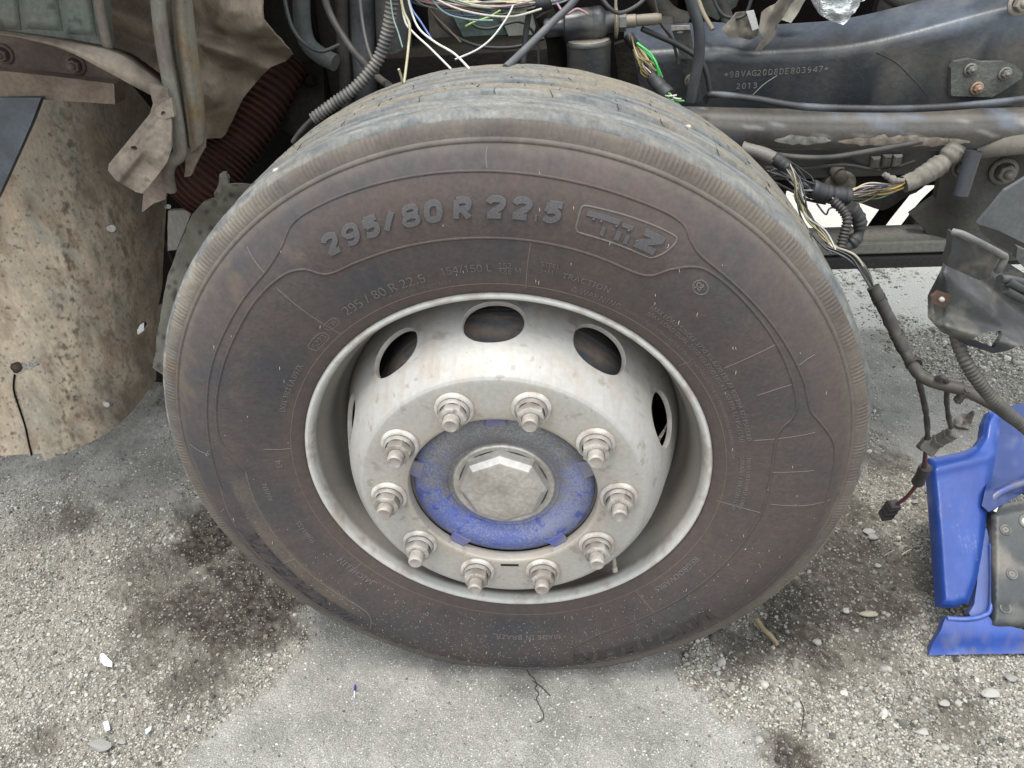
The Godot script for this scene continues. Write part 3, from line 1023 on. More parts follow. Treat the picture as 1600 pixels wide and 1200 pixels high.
	for i in prof.size():
		if prof[i][0] > 0.2 and prof[i][1] > -0.029: s_mid = lens[i]
	var discc := func(p: Vector3) -> Color:
		var q := p - HUB
		var c := Color(0.365, 0.358, 0.34)
		var rr := Vector2(q.x, q.y).length()
		var flat_ := 1.0 - sm(0.19, 0.212, rr)
		c = c * (0.98 + 0.05 * nz(p, 11.0) + 0.07 * nz(p, 70.0))
		c = mixc(c, Color(0.345, 0.33, 0.30), flat_ * 0.85)
		c = mixc(c, Color(0.33, 0.28, 0.235), sm(0.1, 0.5, nz(p, 16.0) + 0.5 * nz(p, 60.0)) * 0.4)
		c = mixc(c, Color(0.34, 0.29, 0.235), sm(0.17, 0.14, rr) * 0.45 * (0.8 + nz(p, 18.0)))
		for k in 10:
			var m := pol(36.0 * k, 0.1675, 0.053)
			c = mixc(c, Color(0.36, 0.31, 0.26), 0.42 * (1.0 - sm(0.026, 0.040, (p - m).length() + nz(p, 30.0) * 0.006)))
		var streak := fb.get_noise_2d(q.x * 60.0, q.y * 5.0)
		c = mixc(c, Color(0.30, 0.255, 0.21), sm(0.05, 0.5, streak) * 0.4 * sm(0.2, 0.22, rr))
		if nz(p * 1.0 + Vector3(3, 1, 0), 33.0) > 0.42: c = mixc(c, Color(0.24, 0.2, 0.17), 0.6)
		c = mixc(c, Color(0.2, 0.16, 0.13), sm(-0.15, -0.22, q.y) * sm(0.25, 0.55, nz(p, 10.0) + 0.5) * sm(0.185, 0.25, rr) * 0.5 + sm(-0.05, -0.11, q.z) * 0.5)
		c.a = 1.0
		return c
	var per := 96                          # columns in each tenth
	var segs := per * 10
	var hw := 0.0435
	var hh := 0.0375
	var front := PackedInt32Array()
	var keep := func(i: float, a: float) -> float:     # below 0 inside the hole
		var f := fposmod(a - deg_to_rad(18.0) + PI / 10.0, PI / 5.0) - PI / 10.0
		var i0 := int(i)
		var rr: float = prof[i0][0]
		var ds: float = lens[i0] - s_mid
		return pow(absf(f * rr / hw), 2.3) + pow(absf(ds / hh), 2.3) - 1.0
	# rows pulled so that hole edges are smooth: split the hole off with a fan of its own
	var hole_rows := PackedInt32Array()
	for i in prof.size():
		if absf(lens[i] - s_mid) < hh * 1.35: hole_rows.append(i)
	var ra := hole_rows[0]
	var rb := hole_rows[-1]
	b.lathe(prof.slice(0, ra + 1), segs, at, discc)
	b.lathe(prof.slice(rb), segs, at, discc)
	var sa: float = lens[ra] - s_mid
	var sb: float = lens[rb] - s_mid
	var on_disc := func(s: float, a: float, back := 0.0) -> Vector3:
		var want := s + s_mid
		var i := 0
		while i < lens.size() - 2 and lens[i + 1] < want: i += 1
		var f: float = clampf((want - lens[i]) / (lens[i + 1] - lens[i]), 0, 1)
		var rr := lerpf(prof[i][0], prof[i + 1][0], f)
		var zz := lerpf(prof[i][1], prof[i + 1][1], f)
		var tn := Vector2(prof[i + 1][0] - prof[i][0], prof[i + 1][1] - prof[i][1]).normalized()
		rr += tn.y * back
		zz -= tn.x * back
		return HUB + Vector3(rr * cos(a), rr * sin(a), zz)
	for k in 10:
		var a0 := deg_to_rad(18.0 + 36.0 * k)
		var hwid := PI / 10.0
		var rows := []
		for ring_i in 9:
			var row := PackedVector3Array()
			var f := ring_i / 8.0
			f = f * f * 0.7 + f * 0.3
			for j in 96:
				var th := TAU * j / 96.0
				var ex := signf(cos(th)) * pow(absf(cos(th)), 0.9) * hw / 0.246
				var es := signf(sin(th)) * pow(absf(sin(th)), 0.9) * hh
				var ca := cos(th)
				var sn := sin(th)
				var half_s := sb if sn > 0 else -sa
				var kk := 1.0 / maxf(absf(ca), absf(sn))
				var ox := ca * kk * hwid
				var os := sn * kk * half_s
				row.append(on_disc.call(lerpf(es, os, f), a0 + lerpf(ex, ox, f)))
			rows.append(row)
		b.grid(rows, discc, true)
		var lip := []
		for dd in [0.0, 0.001, 0.007]:
			var row := PackedVector3Array()
			for j in 96:
				var th := TAU * j / 96.0
				var sh := 1.0 if dd == 0.0 else 0.975
				row.append(on_disc.call(signf(sin(th)) * pow(absf(sin(th)), 0.9) * hh * sh, a0 + signf(cos(th)) * pow(absf(cos(th)), 0.9) * hw / 0.246 * sh, dd))
			lip.append(row)
		b.grid(lip, func(p): return mixc(Color(0.42, 0.38, 0.34), Color(0.5, 0.47, 0.43), 0.5 + nz(p, 40.0)), true)
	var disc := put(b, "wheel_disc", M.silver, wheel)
	disc.set_meta("label", "silver painted steel disc with round hand holes")
	# ---- brake drum seen through the holes
	b = mb()
	b.lathe(catmull([[0.0, -0.02], [0.14, -0.02], [0.205, -0.05], [0.222, -0.07], [0.225, -0.12], [0.225, -0.25], [0.1, -0.26]], 5), 120, at, func(p: Vector3) -> Color:
		var q := p - HUB
		var an := atan2(q.y, q.x)
		var k := fb.get_noise_3d(cos(an) * 4.0, sin(an) * 4.0, q.z * 120.0)
		return mixc(Color(0.26, 0.2, 0.16), Color(0.12, 0.13, 0.15), 0.5 + k * 1.6))
	for k in 15:
		var zz := -0.085 - k * 0.01
		b.lathe([[0.2245, zz], [0.2275, zz - 0.002], [0.2245, zz - 0.005]], 90, at, Color(0.07, 0.06, 0.055))
	put(b, "brake_drum", M.dusty_metal, wheel)
	b = mb()
	b.lathe([[0.15, -0.262], [0.262, -0.255], [0.285, -0.25], [0.285, -0.245], [0.262, -0.25]], 60, at, Color(0.03, 0.027, 0.025))
	put(b, "added_backing_ring", M.dark_matte, wheel)  # dark ring added so the view through the holes stays dark
	# ---- nuts and studs
	for k in 10:
		var t := 36.0 * k
		var tf := Transform3D(Basis(Vector3(0, 0, 1), r.randf() * TAU), pol(t, 0.1675, 0.0525))
		var tone := r.randf_range(-0.35, 0.45)
		var dirt := func(p: Vector3) -> Color:
			var c := mixc(Color(0.42, 0.40, 0.365), Color(0.255, 0.225, 0.195), 0.4 + nz(p, 35.0) * 1.6 + tone)
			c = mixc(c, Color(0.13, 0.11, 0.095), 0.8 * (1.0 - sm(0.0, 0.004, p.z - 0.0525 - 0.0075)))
			return mixc(c, Color(0.2, 0.18, 0.16), sm(0.2, 0.45, nz(p + Vector3(2, 0, 0), 55.0)))
		var white := func(p: Vector3) -> Color:
			return mixc(Color(0.56, 0.545, 0.51), Color(0.34, 0.285, 0.24), 0.3 + nz(p, 40.0) * 1.3)
		b = mb()
		b.lathe([[0.0, 0.0], [0.0268, 0.0], [0.0272, 0.0015], [0.0266, 0.0042], [0.0245, 0.0062], [0.02, 0.0072], [0.012, 0.0075]], 40, tf, white)
		put(b, "nut_washer", M.nut_metal, wheel)
		b = mb()
		var hexa := PackedVector2Array()
		for j in 6: hexa.append(Vector2.from_angle(TAU * j / 6.0) * 0.0192)
		b.prism(hexa, tf.translated_local(Vector3(0, 0, 0.007)), 0.017, 0.0009, dirt)
		b.lathe([[0.0175, 0.0235], [0.0168, 0.0252], [0.0118, 0.0258]], 36, tf, dirt)
		b.lathe([[0.0, 0.0066], [0.0222, 0.0066], [0.0218, 0.0095], [0.0185, 0.0125]], 36, tf, dirt)
		put(b, "wheel_nut", M.nut_metal, wheel)
		b = mb()
		var len := 0.041 + r.randf_range(-0.002, 0.002)
		var st := [[0.0112, 0.02]]
		var zz := 0.0255
		while zz < len - 0.004:
			st.append([0.0112, zz])
			st.append([0.0105, zz + 0.0008])
			zz += 0.0017
		st.append_array([[0.0112, len - 0.003], [0.0094, len - 0.0005], [0.0088, len], [0.007, len - 0.0012], [0.0, len - 0.0012]])
		b.lathe(st, 24, tf, func(p): return mixc(Color(0.29, 0.255, 0.225), Color(0.42, 0.39, 0.35), 0.5 + nz(p, 60.0) - tone))
		put(b, "wheel_stud", M.nut_metal, wheel)
	# ---- hub
	var hubc := func(p: Vector3) -> Color:
		var q := p - HUB
		var blue := Color(0.082, 0.12, 0.38)
		var grey := Color(0.15, 0.142, 0.138)
		var pale := Color(0.27, 0.275, 0.31)
		var rr := Vector2(q.x, q.y).length()
		var k := 0.70 - q.y / 0.11 * 0.62 + nz(p, 14.0) * 0.45 + nz(p, 70.0) * 0.45
		k -= sm(0.095, 0.075, rr) * 0.5
		var c := mixc(grey, blue, sm(0.2, 0.85, k) * 0.85)
		c = mixc(c, pale, sm(-0.3, 0.4, nz(p, 9.0) * 0.7 + 0.9 * nz(p, 260.0)) * 0.65)
		c = mixc(c, Color(0.035, 0.06, 0.34), 0.7 * sm(0.22, 0.5, nz(p, 26.0) + 0.25 * nz(p, 120.0)) * sm(0.06, 0.0, q.y))
		c.a = 1.0
		return c
	b = mb()
	b.lathe(catmull([[0.1345, 0.018], [0.1345, 0.029], [0.1325, 0.0335], [0.126, 0.0385], [0.115, 0.0425], [0.103, 0.0425], [0.092, 0.038], [0.084, 0.031], [0.0795, 0.027], [0.05, 0.026], [0.0, 0.026]], 12), 520, at, hubc)
	var hub := put(b, "hub", M.hub_paint, wheel)
	hub.set_meta("label", "domed hub ring with worn blue paint under grey dust")
	b = mb()
	b.lathe([[0.1385, 0.022], [0.1385, 0.03], [0.13, 0.03]], 120, at, Color(0.3, 0.27, 0.24))
	put(b, "hub_bore", M.dusty_metal, wheel)
	for t in [90.0, 18.0, 162.0, -54.0, -126.0]:
		b = mb()
		var rot := Basis(Vector3(0, 0, 1), deg_to_rad(t))
		b.prism(PackedVector2Array([Vector2(0.119, -0.017), Vector2(0.134, -0.0135), Vector2(0.1465, -0.0125), Vector2(0.149, -0.009), Vector2(0.149, 0.009), Vector2(0.1465, 0.0125), Vector2(0.134, 0.0135), Vector2(0.119, 0.017)]), Transform3D(rot, pol(t, 0.0, 0.034)), 0.0085, 0.0022, func(p): return mixc(Color(0.06, 0.088, 0.36), Color(0.21, 0.2, 0.22), 0.42 + nz(p, 40.0) * 1.1 + (0.3 if t > 0 else 0.0)))
		put(b, "hub_tab", M.hub_paint, wheel)
	# a slot below the hub
	b = mb()
	b.box(pol(-90, 0.1475, 0.0525), Vector3(0.028, 0.0035, 0.0016), 0.0, Color(0.02, 0.018, 0.016))
	put(b, "drain_slot", M.dark_matte, wheel)
	# ---- chromed octagon cap
	b = mb()
	var capc := func(p: Vector3) -> Color:
		var q := p - HUB
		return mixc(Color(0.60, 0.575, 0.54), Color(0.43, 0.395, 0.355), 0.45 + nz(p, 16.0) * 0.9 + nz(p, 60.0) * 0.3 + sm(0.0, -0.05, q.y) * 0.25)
	b.lathe(catmull([[0.0755, 0.022], [0.0775, 0.026], [0.0755, 0.030], [0.0725, 0.0315], [0.066, 0.0295]], 4), 96, at, capc)
	var octa := PackedVector2Array()
	for j in 8: octa.append(Vector2.from_angle(TAU * j / 8.0 + PI / 2.0) * 0.0655)
	var oct_ring := func(sc: float, z: float) -> PackedVector3Array:
		var o := PackedVector3Array()
		for j in 64:
			var f := j / 8.0
			var i := int(f)
			var q := octa[i].lerp(octa[(i + 1) % 8], f - i)
			var round_ := q.normalized() * 0.0655
			o.append(HUB + Vector3(lerpf(round_.x, q.x, sm(0.15, 0.6, sc)) * sc, lerpf(round_.y, q.y, sm(0.15, 0.6, sc)) * sc, z))
		return o
	# flat flanks, a narrow bright chamfer, a slightly hollow face
	for j in 8:
		var k := (j + 1) % 8
		var pt := func(i: int, sc: float, z: float) -> Vector3: return HUB + Vector3(octa[i].x * sc, octa[i].y * sc, z)
		b.quad(pt.call(j, 1.05, 0.0295), pt.call(k, 1.05, 0.0295), pt.call(k, 0.985, 0.0395), pt.call(j, 0.985, 0.0395), capc)
		b.quad(pt.call(j, 0.985, 0.0395), pt.call(k, 0.985, 0.0395), pt.call(k, 0.86, 0.0462), pt.call(j, 0.86, 0.0462), capc)
	b.grid([oct_ring.call(0.86, 0.0462), oct_ring.call(0.8, 0.0472), oct_ring.call(0.6, 0.0477), oct_ring.call(0.4, 0.0473), oct_ring.call(0.2, 0.0468), oct_ring.call(0.01, 0.0465)], capc, true)
	var cap := put(b, "hub_cap", M.chrome, wheel)
	cap.set_meta("label", "scratched bright octagonal cap at the hub's centre")
	# ---- valve
	b = mb()
	var v0 := pol(-47, 0.238, 0.012)
	b.tube(smooth_path([v0 + Vector3(-0.006, 0.006, -0.03), v0, v0 + Vector3(0.0015, -0.012, 0.008)], 6), 0.0035, 10, Color(0.3, 0.27, 0.23))
	b.tube(PackedVector3Array([v0 + Vector3(0.0015, -0.012, 0.008), v0 + Vector3(0.0025, -0.019, 0.012)]), 0.0045, 10, Color(0.38, 0.34, 0.3))
	put(b, "tyre_valve", M.nut_metal, wheel)

# ---------------------------------------------------------------- left of the wheel: mudguard, brackets, cab edge
func bolt(parent: Node3D, called: String, at: Vector3, axis: Vector3, r: float, h: float, col, m: Material) -> void:
	var z := axis.normalized()
	var x := z.cross(Vector3.UP).normalized() if absf(z.y) < 0.95 else Vector3.RIGHT
	var tf := Transform3D(Basis(x, z.cross(x), z), at)
	var b := mb()
	b.lathe([[0.0, 0.0], [r * 1.5, 0.0], [r * 1.5, h * 0.18], [r * 1.1, h * 0.25]], 20, tf, col)
	var hexa := PackedVector2Array()
	for j in 6: hexa.append(Vector2.from_angle(TAU * j / 6.0 + 0.3) * r)
	b.prism(hexa, tf.translated_local(Vector3(0, 0, h * 0.2)), h * 0.7, r * 0.12, col)
	b.lathe([[r * 0.55, h * 0.85], [r * 0.5, h * 1.15], [0.0, h * 1.2]], 14, tf, col)
	put(b, called, m, parent)

func build_left() -> void:
	var guard := func(px: float, py: float, off := 0.0) -> Vector3:
		var o := Vector3(-1.36, 0.12, -0.49)
		var n := Vector3(0.31, -0.035, 0.27).normalized()
		var q := PL(px, py, o, n)
		var t := clampf((px - 0.0) / 260.0, -0.2, 1.1)
		var bow := 0.05 * sin(clampf(t, 0, 1) * PI) - 0.10 * pow(maxf(0.0, t - 0.55), 2.0)
		return q + n * (bow + off)
	var gcol := func(p: Vector3) -> Color:
		var d := (p - EYE)
		var px := 800.0 + FOC * d.dot(RT) / d.dot(FW)      # only to lay the stains and painted shading on the panel
		var beige := Color(0.56, 0.45, 0.335)
		var grey := Color(0.40, 0.355, 0.285)
		var along := Vector3(p.x * 8.0, p.y * 3.2, p.z * 8.0)
		var c := mixc(beige, grey, 0.45 + 0.9 * fb.get_noise_3dv(along) + 0.35 * nz(p, 7.0)) * 1.12
		c = mixc(c, Color(0.31, 0.345, 0.305), sm(0.15, 0.5, fb.get_noise_3dv(along * 0.8 + Vector3(7, 3, 1))) * 0.6)
		c = c * (1.0 + 0.25 * fb.get_noise_3d(p.x * 22.0, p.y * 9.0, p.z * 22.0))
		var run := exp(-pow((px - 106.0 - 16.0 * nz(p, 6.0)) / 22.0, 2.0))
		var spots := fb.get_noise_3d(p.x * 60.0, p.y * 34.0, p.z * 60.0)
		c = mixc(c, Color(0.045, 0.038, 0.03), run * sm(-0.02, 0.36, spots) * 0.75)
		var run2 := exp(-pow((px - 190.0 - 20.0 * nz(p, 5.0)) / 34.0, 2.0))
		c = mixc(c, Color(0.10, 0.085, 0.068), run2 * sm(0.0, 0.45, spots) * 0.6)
		c = mixc(c, Color(0.07, 0.055, 0.042), sm(0.42, 0.5, nz(p, 48.0)) * 0.7)
		c = mixc(c, Color(0.08, 0.066, 0.05), sm(0.44, 0.5, nz(p + Vector3(3, 3, 3), 110.0)) * 0.6)
		var runs := fb.get_noise_3d(p.x * 34.0, p.y * 9.0, p.z * 34.0)
		c = mixc(c, Color(0.17, 0.125, 0.09), sm(0.06, 0.45, runs) * (0.22 + 0.5 * sm(60.0, 220.0, px)))
		c = mixc(c, Color(0.27, 0.16, 0.095), sm(0.1, 0.4, fb.get_noise_3d(p.x * 14.0 + 4.0, p.y * 7.0, p.z * 14.0)) * 0.4)
		c = c * (1.0 + 0.14 * nz(p, 150.0))
		c = mixc(c, Color(0.15, 0.122, 0.095), clampf(sm(90.0, 255.0, px + 60.0 * nz(p, 6.0)) * 0.75 + 0.35 * sm(0.5, 0.8, p.y), 0.0, 0.85))  # brown dirt that also paints shading towards the right and the top
		c.a = 1.0
		return c
	var slot_a := [[15, 566], [24, 561], [38, 562], [55, 556], [57, 562], [44, 570], [34, 575], [30, 580], [20, 580], [14, 573]]
	var slot_b := [[208, 511], [214, 503], [226, 500], [229, 506], [222, 514], [210, 519]]
	var b := mb()
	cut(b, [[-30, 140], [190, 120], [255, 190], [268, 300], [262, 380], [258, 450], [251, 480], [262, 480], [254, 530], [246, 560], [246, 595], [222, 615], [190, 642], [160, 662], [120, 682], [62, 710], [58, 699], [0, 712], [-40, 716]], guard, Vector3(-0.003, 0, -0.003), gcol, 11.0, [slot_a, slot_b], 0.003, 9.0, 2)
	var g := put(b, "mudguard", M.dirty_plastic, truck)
	g.set_meta("label", "dirty beige plastic mudguard panel with dark stains and a crack")
	b = mb()
	b.tube(smooth_path([guard.call(20, 582, 0.001), guard.call(19, 606, 0.001), guard.call(27, 634, 0.001), guard.call(35, 660, 0.001), guard.call(40, 685, 0.001), guard.call(44, 703, 0.001)], 6), 0.0024, 6, Color(0.015, 0.013, 0.012))
	put(b, "crack", M.dark_matte, g)
	b = mb()
	b.lathe([[0, 0.004], [0.012, 0.003], [0.014, -0.006], [0.014, -0.02]], 14, Transform3D(Basis(Vector3(0.656, 0, -0.754), Vector3.UP, Vector3(0.754, 0, 0.656)), guard.call(25, 574, -0.012)), Color(0.12, 0.08, 0.06))
	put(b, "bolt", M.dusty_metal, g)
	for q in [[160, 347, 0.010], [153, 617, 0.008], [266, 327, 0.007], [242, 568, 0.007]]:
		b = mb()
		var a: Vector3 = guard.call(q[0], q[1], 0.0)
		b.tube(PackedVector3Array([a, a + Vector3(0.016, 0.006, 0.016)]), q[2] * 0.85, 10, Color(0.55, 0.53, 0.49))
		put(b, "plastic_clip", M.dirty_plastic, g)
	# inner liner just behind the tyre
	b = mb()
	var lc := func(p: Vector3) -> Color:
		return mixc(Color(0.19, 0.18, 0.15), Color(0.12, 0.11, 0.092), 0.5 + nz(p, 10.0) * 1.2) * (1.0 if nz(p, 30.0) < 0.3 else 0.4)
	cut(b, [[238, 575], [246, 520], [262, 430], [285, 370], [300, 335], [318, 315], [340, 308], [348, 290], [346, 270], [352, 270], [358, 287], [390, 290], [470, 240], [480, 330], [330, 560], [280, 600]], func(px, py): return P(px, py, -0.44 + 0.10 * (px - 300.0) / 150.0 - 0.06 * sin((py - 300) * 0.02)), Vector3(0, 0, -0.005), lc, 13.0, [], 0.008, 20.0, 1)
	b.tube(px_path([[342, 305, -0.43], [349, 292, -0.41], [351, 275, -0.40]], 4), 0.009, 8, lc)
	put(b, "wheel_liner", M.dirty_plastic, truck)
	b = mb()
	cut(b, [[262, 330], [300, 328], [292, 350], [276, 390], [262, 392]], func(px, py): return P(px, py, -0.52), Vector3(0, 0, -0.01), Color(0.19, 0.18, 0.155), 12.0, [], 0.004, 20.0)
	put(b, "liner_flap", M.dirty_plastic, truck)
	b = mb()
	cut(b, [[225, 280], [320, 260], [330, 420], [300, 620], [225, 600]], func(px, py): return P(px, py, -0.98), Vector3(0, 0, -0.01), Color(0.02, 0.018, 0.016), 20.0)
	put(b, "added_dark_backing", M.dark_matte, truck)  # dark sheet added to paint the shaded gap behind the liner
	# black flap at the far left
	b = mb()
	cut(b, [[-30, 152], [64, 153], [48, 195], [28, 240], [0, 302], [-30, 360]], func(px, py): return P(px, py, -0.43 + 0.0002 * px), Vector3(0, 0, -0.012), func(p): return mixc(Color(0.085, 0.10, 0.12), Color(0.045, 0.05, 0.06), 0.5 + nz(p, 16.0) * 1.2), 12.0)
	put(b, "rubber_flap", M.black_plastic, truck)
	# rusty sill bars
	var rust := func(p: Vector3) -> Color:
		return mixc(Color(0.10, 0.068, 0.056), Color(0.17, 0.125, 0.095), 0.4 + nz(p, 12.0) * 1.2)
	b = mb()
	cut(b, [[-30, 40], [40, 55], [110, 70], [150, 90], [186, 112], [186, 131], [90, 121], [-30, 108]], func(px, py): return P(px, py, -0.46), Vector3(0, 0, -0.03), rust, 13.0)
	var sill := put(b, "sill_bar", M.dusty_metal, truck)
	b = mb()
	cut(b, [[-30, 107], [90, 120], [178, 131], [180, 163], [120, 159], [-30, 150]], func(px, py): return P(px, py, -0.435), Vector3(0, 0, -0.035), func(p): return mixc(Color(0.24, 0.185, 0.135), Color(0.13, 0.095, 0.075), 0.45 + nz(p, 11.0) * 1.3), 13.0)
	put(b, "sill_lip", M.dusty_metal, sill)
	bolt(sill, "bolt", P(119, 101, -0.458), Vector3(0.1, 0.0, 1), 0.011, 0.016, Color(0.13, 0.09, 0.075), M.dusty_metal)
	bolt(sill, "bolt", P(6, 84, -0.458), Vector3(0.1, 0.0, 1), 0.011, 0.016, Color(0.13, 0.09, 0.075), M.dusty_metal)
	# painted panel with grooves at the upper left
	var gp := func(p: Vector3) -> Color:
		return mixc(Color(0.165, 0.185, 0.16), Color(0.2, 0.188, 0.155), 0.35 + nz(p, 9.0) * 1.3) * (1.0 if nz(p, 26.0) < 0.34 else 0.6)
	b = mb()
	cut(b, [[-30, -40], [158, -40], [164, 20], [170, 80], [120, 68], [60, 56], [0, 50], [-30, 48]], func(px, py): return P(px, py, -0.40), Vector3(0, 0, -0.02), gp, 13.0)
	var pan := put(b, "cab_panel", M.dusty_metal, truck)
	for q in [[[-10, -30], [24, -30], [32, 46], [-10, 44]], [[34, -30], [84, -30], [97, 48], [36, 44]], [[93, -30], [138, -30], [150, 56], [103, 52]]]:
		b = mb()
		var pts := PackedVector2Array()
		for k in q: pts.append(Vector2(k[0], k[1]))
		cut(b, q, func(px, py):
			var d := 1e9
			for i in 4: d = minf(d, Vector2(px, py).distance_to(Geometry2D.get_closest_point_to_segment(Vector2(px, py), pts[i], pts[(i + 1) % 4])))
			return P(px, py, -0.398 + 0.006 * sm(0.0, 7.0, d)), Vector3(0, 0, -0.012), gp, 5.0)
		put(b, "raised_field", M.dusty_metal, pan)
	b = mb()
	b.tube(px_path([[150, -30, -0.39], [158, 20, -0.39], [166, 60, -0.39], [170, 82, -0.39]], 5), 0.008, 8, Color(0.2, 0.175, 0.145))
	put(b, "panel_flange", M.dusty_metal, pan)
	# twisted strap that runs down to the bracket
	var tan_c := func(p: Vector3) -> Color:
		return mixc(Color(0.22, 0.178, 0.14), Color(0.36, 0.30, 0.235), 0.4 + nz(p, 13.0) * 1.25) * (1.0 - 0.35 * sm(0.2, 0.45, nz(p, 36.0)))
	b = mb()
	var up_e := [[-30, 44, -0.385], [40, 54, -0.38], [110, 66, -0.37], [180, 82, -0.37], [225, 110, -0.38], [258, 136, -0.385]]
	var lo_e := [[-30, 50, -0.37], [40, 62, -0.365], [100, 78, -0.355], [160, 108, -0.35], [215, 138, -0.355], [258, 160, -0.37]]
	var mid_e := []
	for i in 6: mid_e.append([(up_e[i][0] + lo_e[i][0]) / 2.0, (up_e[i][1] + lo_e[i][1]) / 2.0, (up_e[i][2] + lo_e[i][2]) / 2.0 + 0.006])
	var r0 := px_path(up_e, 8)
	var r1 := px_path(mid_e, 8)
	var r2 := px_path(lo_e, 8)
	var r3 := PackedVector3Array()
	for p in r2: r3.append(p + Vector3(0, -0.004, -0.02))
	b.grid([r0, r1, r2, r3], tan_c)
	var r4 := PackedVector3Array()
	for p in r0: r4.append(p + Vector3(0, -0.004, -0.03))
	b.grid([r3, r4, r0], tan_c)
	put(b, "twisted_strap", M.dusty_metal, truck)
	# bracket plate with a hole
	b = mb()
	var hole := []
	for k in 10: hole.append([209 + 5.5 * cos(TAU * k / 10), 232 + 4.5 * sin(TAU * k / 10)])
	cut(b, [[232, 130], [262, 140], [268, 190], [268, 232], [262, 252], [248, 272], [222, 303], [212, 300], [180, 281], [169, 266], [170, 256], [200, 220], [234, 178], [239, 162]], func(px, py):
		var u: float = ((px - 170.0) * 0.63 + (py - 262.0) * -0.77)
		var w_: float = ((px - 170.0) * 0.77 + (py - 262.0) * 0.63)
		return P(px, py, -0.35 + 0.012 * sm(6, 14, w_) - 0.010 * sm(24, 34, w_) * sm(60, 40, u) + 0.006 * sin(u * 0.03)), Vector3(0, 0.001, -0.005), tan_c, 6.0, [hole], 0.0015, 30.0, 1)
	var br := put(b, "bracket_plate", M.dusty_metal, truck)
	b = mb()
	var eye_h := []
	for k in 10: eye_h.append([255 + 4.0 * cos(TAU * k / 10), 177 + 3.5 * sin(TAU * k / 10)])
	cut(b, [[244, 168], [254, 160], [268, 152], [272, 182], [258, 186], [247, 182], [242, 175]], func(px, py): return P(px, py, -0.336), Vector3(0, 0, -0.008), tan_c, 5.0, [eye_h])
	put(b, "bracket_ear", M.dusty_metal, br)
	b = mb()
	cut(b, [[224, 300], [250, 270], [262, 255], [266, 275], [258, 312], [240, 318], [222, 332]], func(px, py): return P(px, py, -0.40), Vector3(0, 0, -0.006), func(p): return mixc(Color(0.2, 0.15, 0.12), Color(0.3, 0.24, 0.2), 0.5 + nz(p, 14.0)), 9.0, [], 0.004, 30.0)
	put(b, "bracket_tail", M.dusty_metal, br)
	# pillar channel with a pale seal in front
	var pc := func(p: Vector3) -> Color:
		var c := mixc(Color(0.28, 0.262, 0.205), Color(0.19, 0.162, 0.125), 0.4 + nz(p, 8.0) * 1.3)
		return mixc(c, Color(0.26, 0.165, 0.07), sm(0.08, 0.32, nz(p + Vector3(0.3, 0, 0), 15.0)) * 0.65)
	b = mb()
	var cols := [[[248, -40], [262, 70], [280, 150], [290, 235]], [[266, -40], [272, 70], [284, 150], [296, 240]], [[270, -40], [278, 70], [290, 150], [302, 236]], [[288, -40], [297, 70], [308, 150], [316, 224]], [[296, -40], [308, 70], [318, 150], [322, 215]]]
	var zs := [-0.41, -0.425, -0.40, -0.39, -0.43]
	var gr := []
	for k in 5:
		var l := []
		for q in cols[k]: l.append([q[0], q[1], zs[k]])
		gr.append(px_path(l, 10))
	b.grid(gr, pc)
	var back_l := PackedVector3Array()
	for p in gr[4]: back_l.append(p + Vector3(-0.02, 0, -0.04))
	b.grid([gr[4], back_l], pc)
	var pil := put(b, "pillar_channel", M.dusty_metal, truck)
	b = mb()
	cut(b, [[289, 228], [300, 236], [312, 226], [320, 210], [319, 232], [306, 256], [298, 275], [288, 277], [290, 255]], func(px, py): return P(px, py, -0.415), Vector3(0, 0, -0.008), tan_c, 8.0)
	put(b, "channel_foot", M.dusty_metal, pil)
	b = mb()
	var sp := px_path([[243, -40, -0.385], [252, 50, -0.385], [263, 120, -0.385], [276, 190, -0.385], [281, 228, -0.385], [280, 243, -0.384], [266, 256, -0.38], [263, 275, -0.382], [268, 298, -0.388]], 8)
	var wide := []
	for i in sp.size(): wide.append(0.0115 - 0.002 * sm(0.6, 1.0, float(i) / sp.size()))
	b.tube(sp, wide, 10, func(p): return mixc(Color(0.27, 0.262, 0.22), Color(0.175, 0.14, 0.12), 0.35 + nz(p, 10.0) * 1.2 + sm(0.95, 0.86, p.y) * 0.5))
	put(b, "seal_strip", M.dirty_plastic, pil)
	# crumpled sheet behind
	b = mb()
	var crump := func(p: Vector3) -> Color:
		return mixc(Color(0.28, 0.228, 0.175), Color(0.18, 0.145, 0.11), 0.4 + nz(p, 9.0) * 1.3)
	cut(b, [[170, -40], [405, -40], [412, 30], [430, 55], [452, 76], [456, 86], [446, 96], [424, 104], [405, 122], [378, 155], [352, 210], [346, 216], [326, 216], [300, 225], [270, 200], [250, 130], [200, 100], [168, 84]], func(px, py):
		var z := -0.52 + 0.03 * sin(px * 0.021 + py * 0.012) + 0.025 * sin(py * 0.045 - px * 0.015)
		z += 0.05 * sm(28.0, 0.0, absf(py - (20.0 + (px - 170.0) * 0.35)))
		z -= 0.04 * sm(70, 110, py) * sm(330, 420, px)
		return P(px, py, z), Vector3(0, 0, -0.006), crump, 9.0, [], 0.012, 18.0, 1)
	put(b, "inner_wing", M.dirty_plastic, truck)
	# red-brown bellows
	b = mb()
	var ax := smooth_path([P(440, 90, -0.74), P(405, 160, -0.68), P(365, 225, -0.62), P(330, 270, -0.58), P(290, 310, -0.56)], 44)
	var rad := []
	for i in ax.size(): rad.append((0.052 if i > 8 else 0.056) + 0.0042 * sin(TAU * i / 5.5))
	b.tube(ax, rad, 40, func(p): return mixc(Color(0.065, 0.032, 0.025), Color(0.035, 0.02, 0.017), 0.4 + nz(p, 10.0)))
	put(b, "bellows_hose", M.dark_matte, truck)

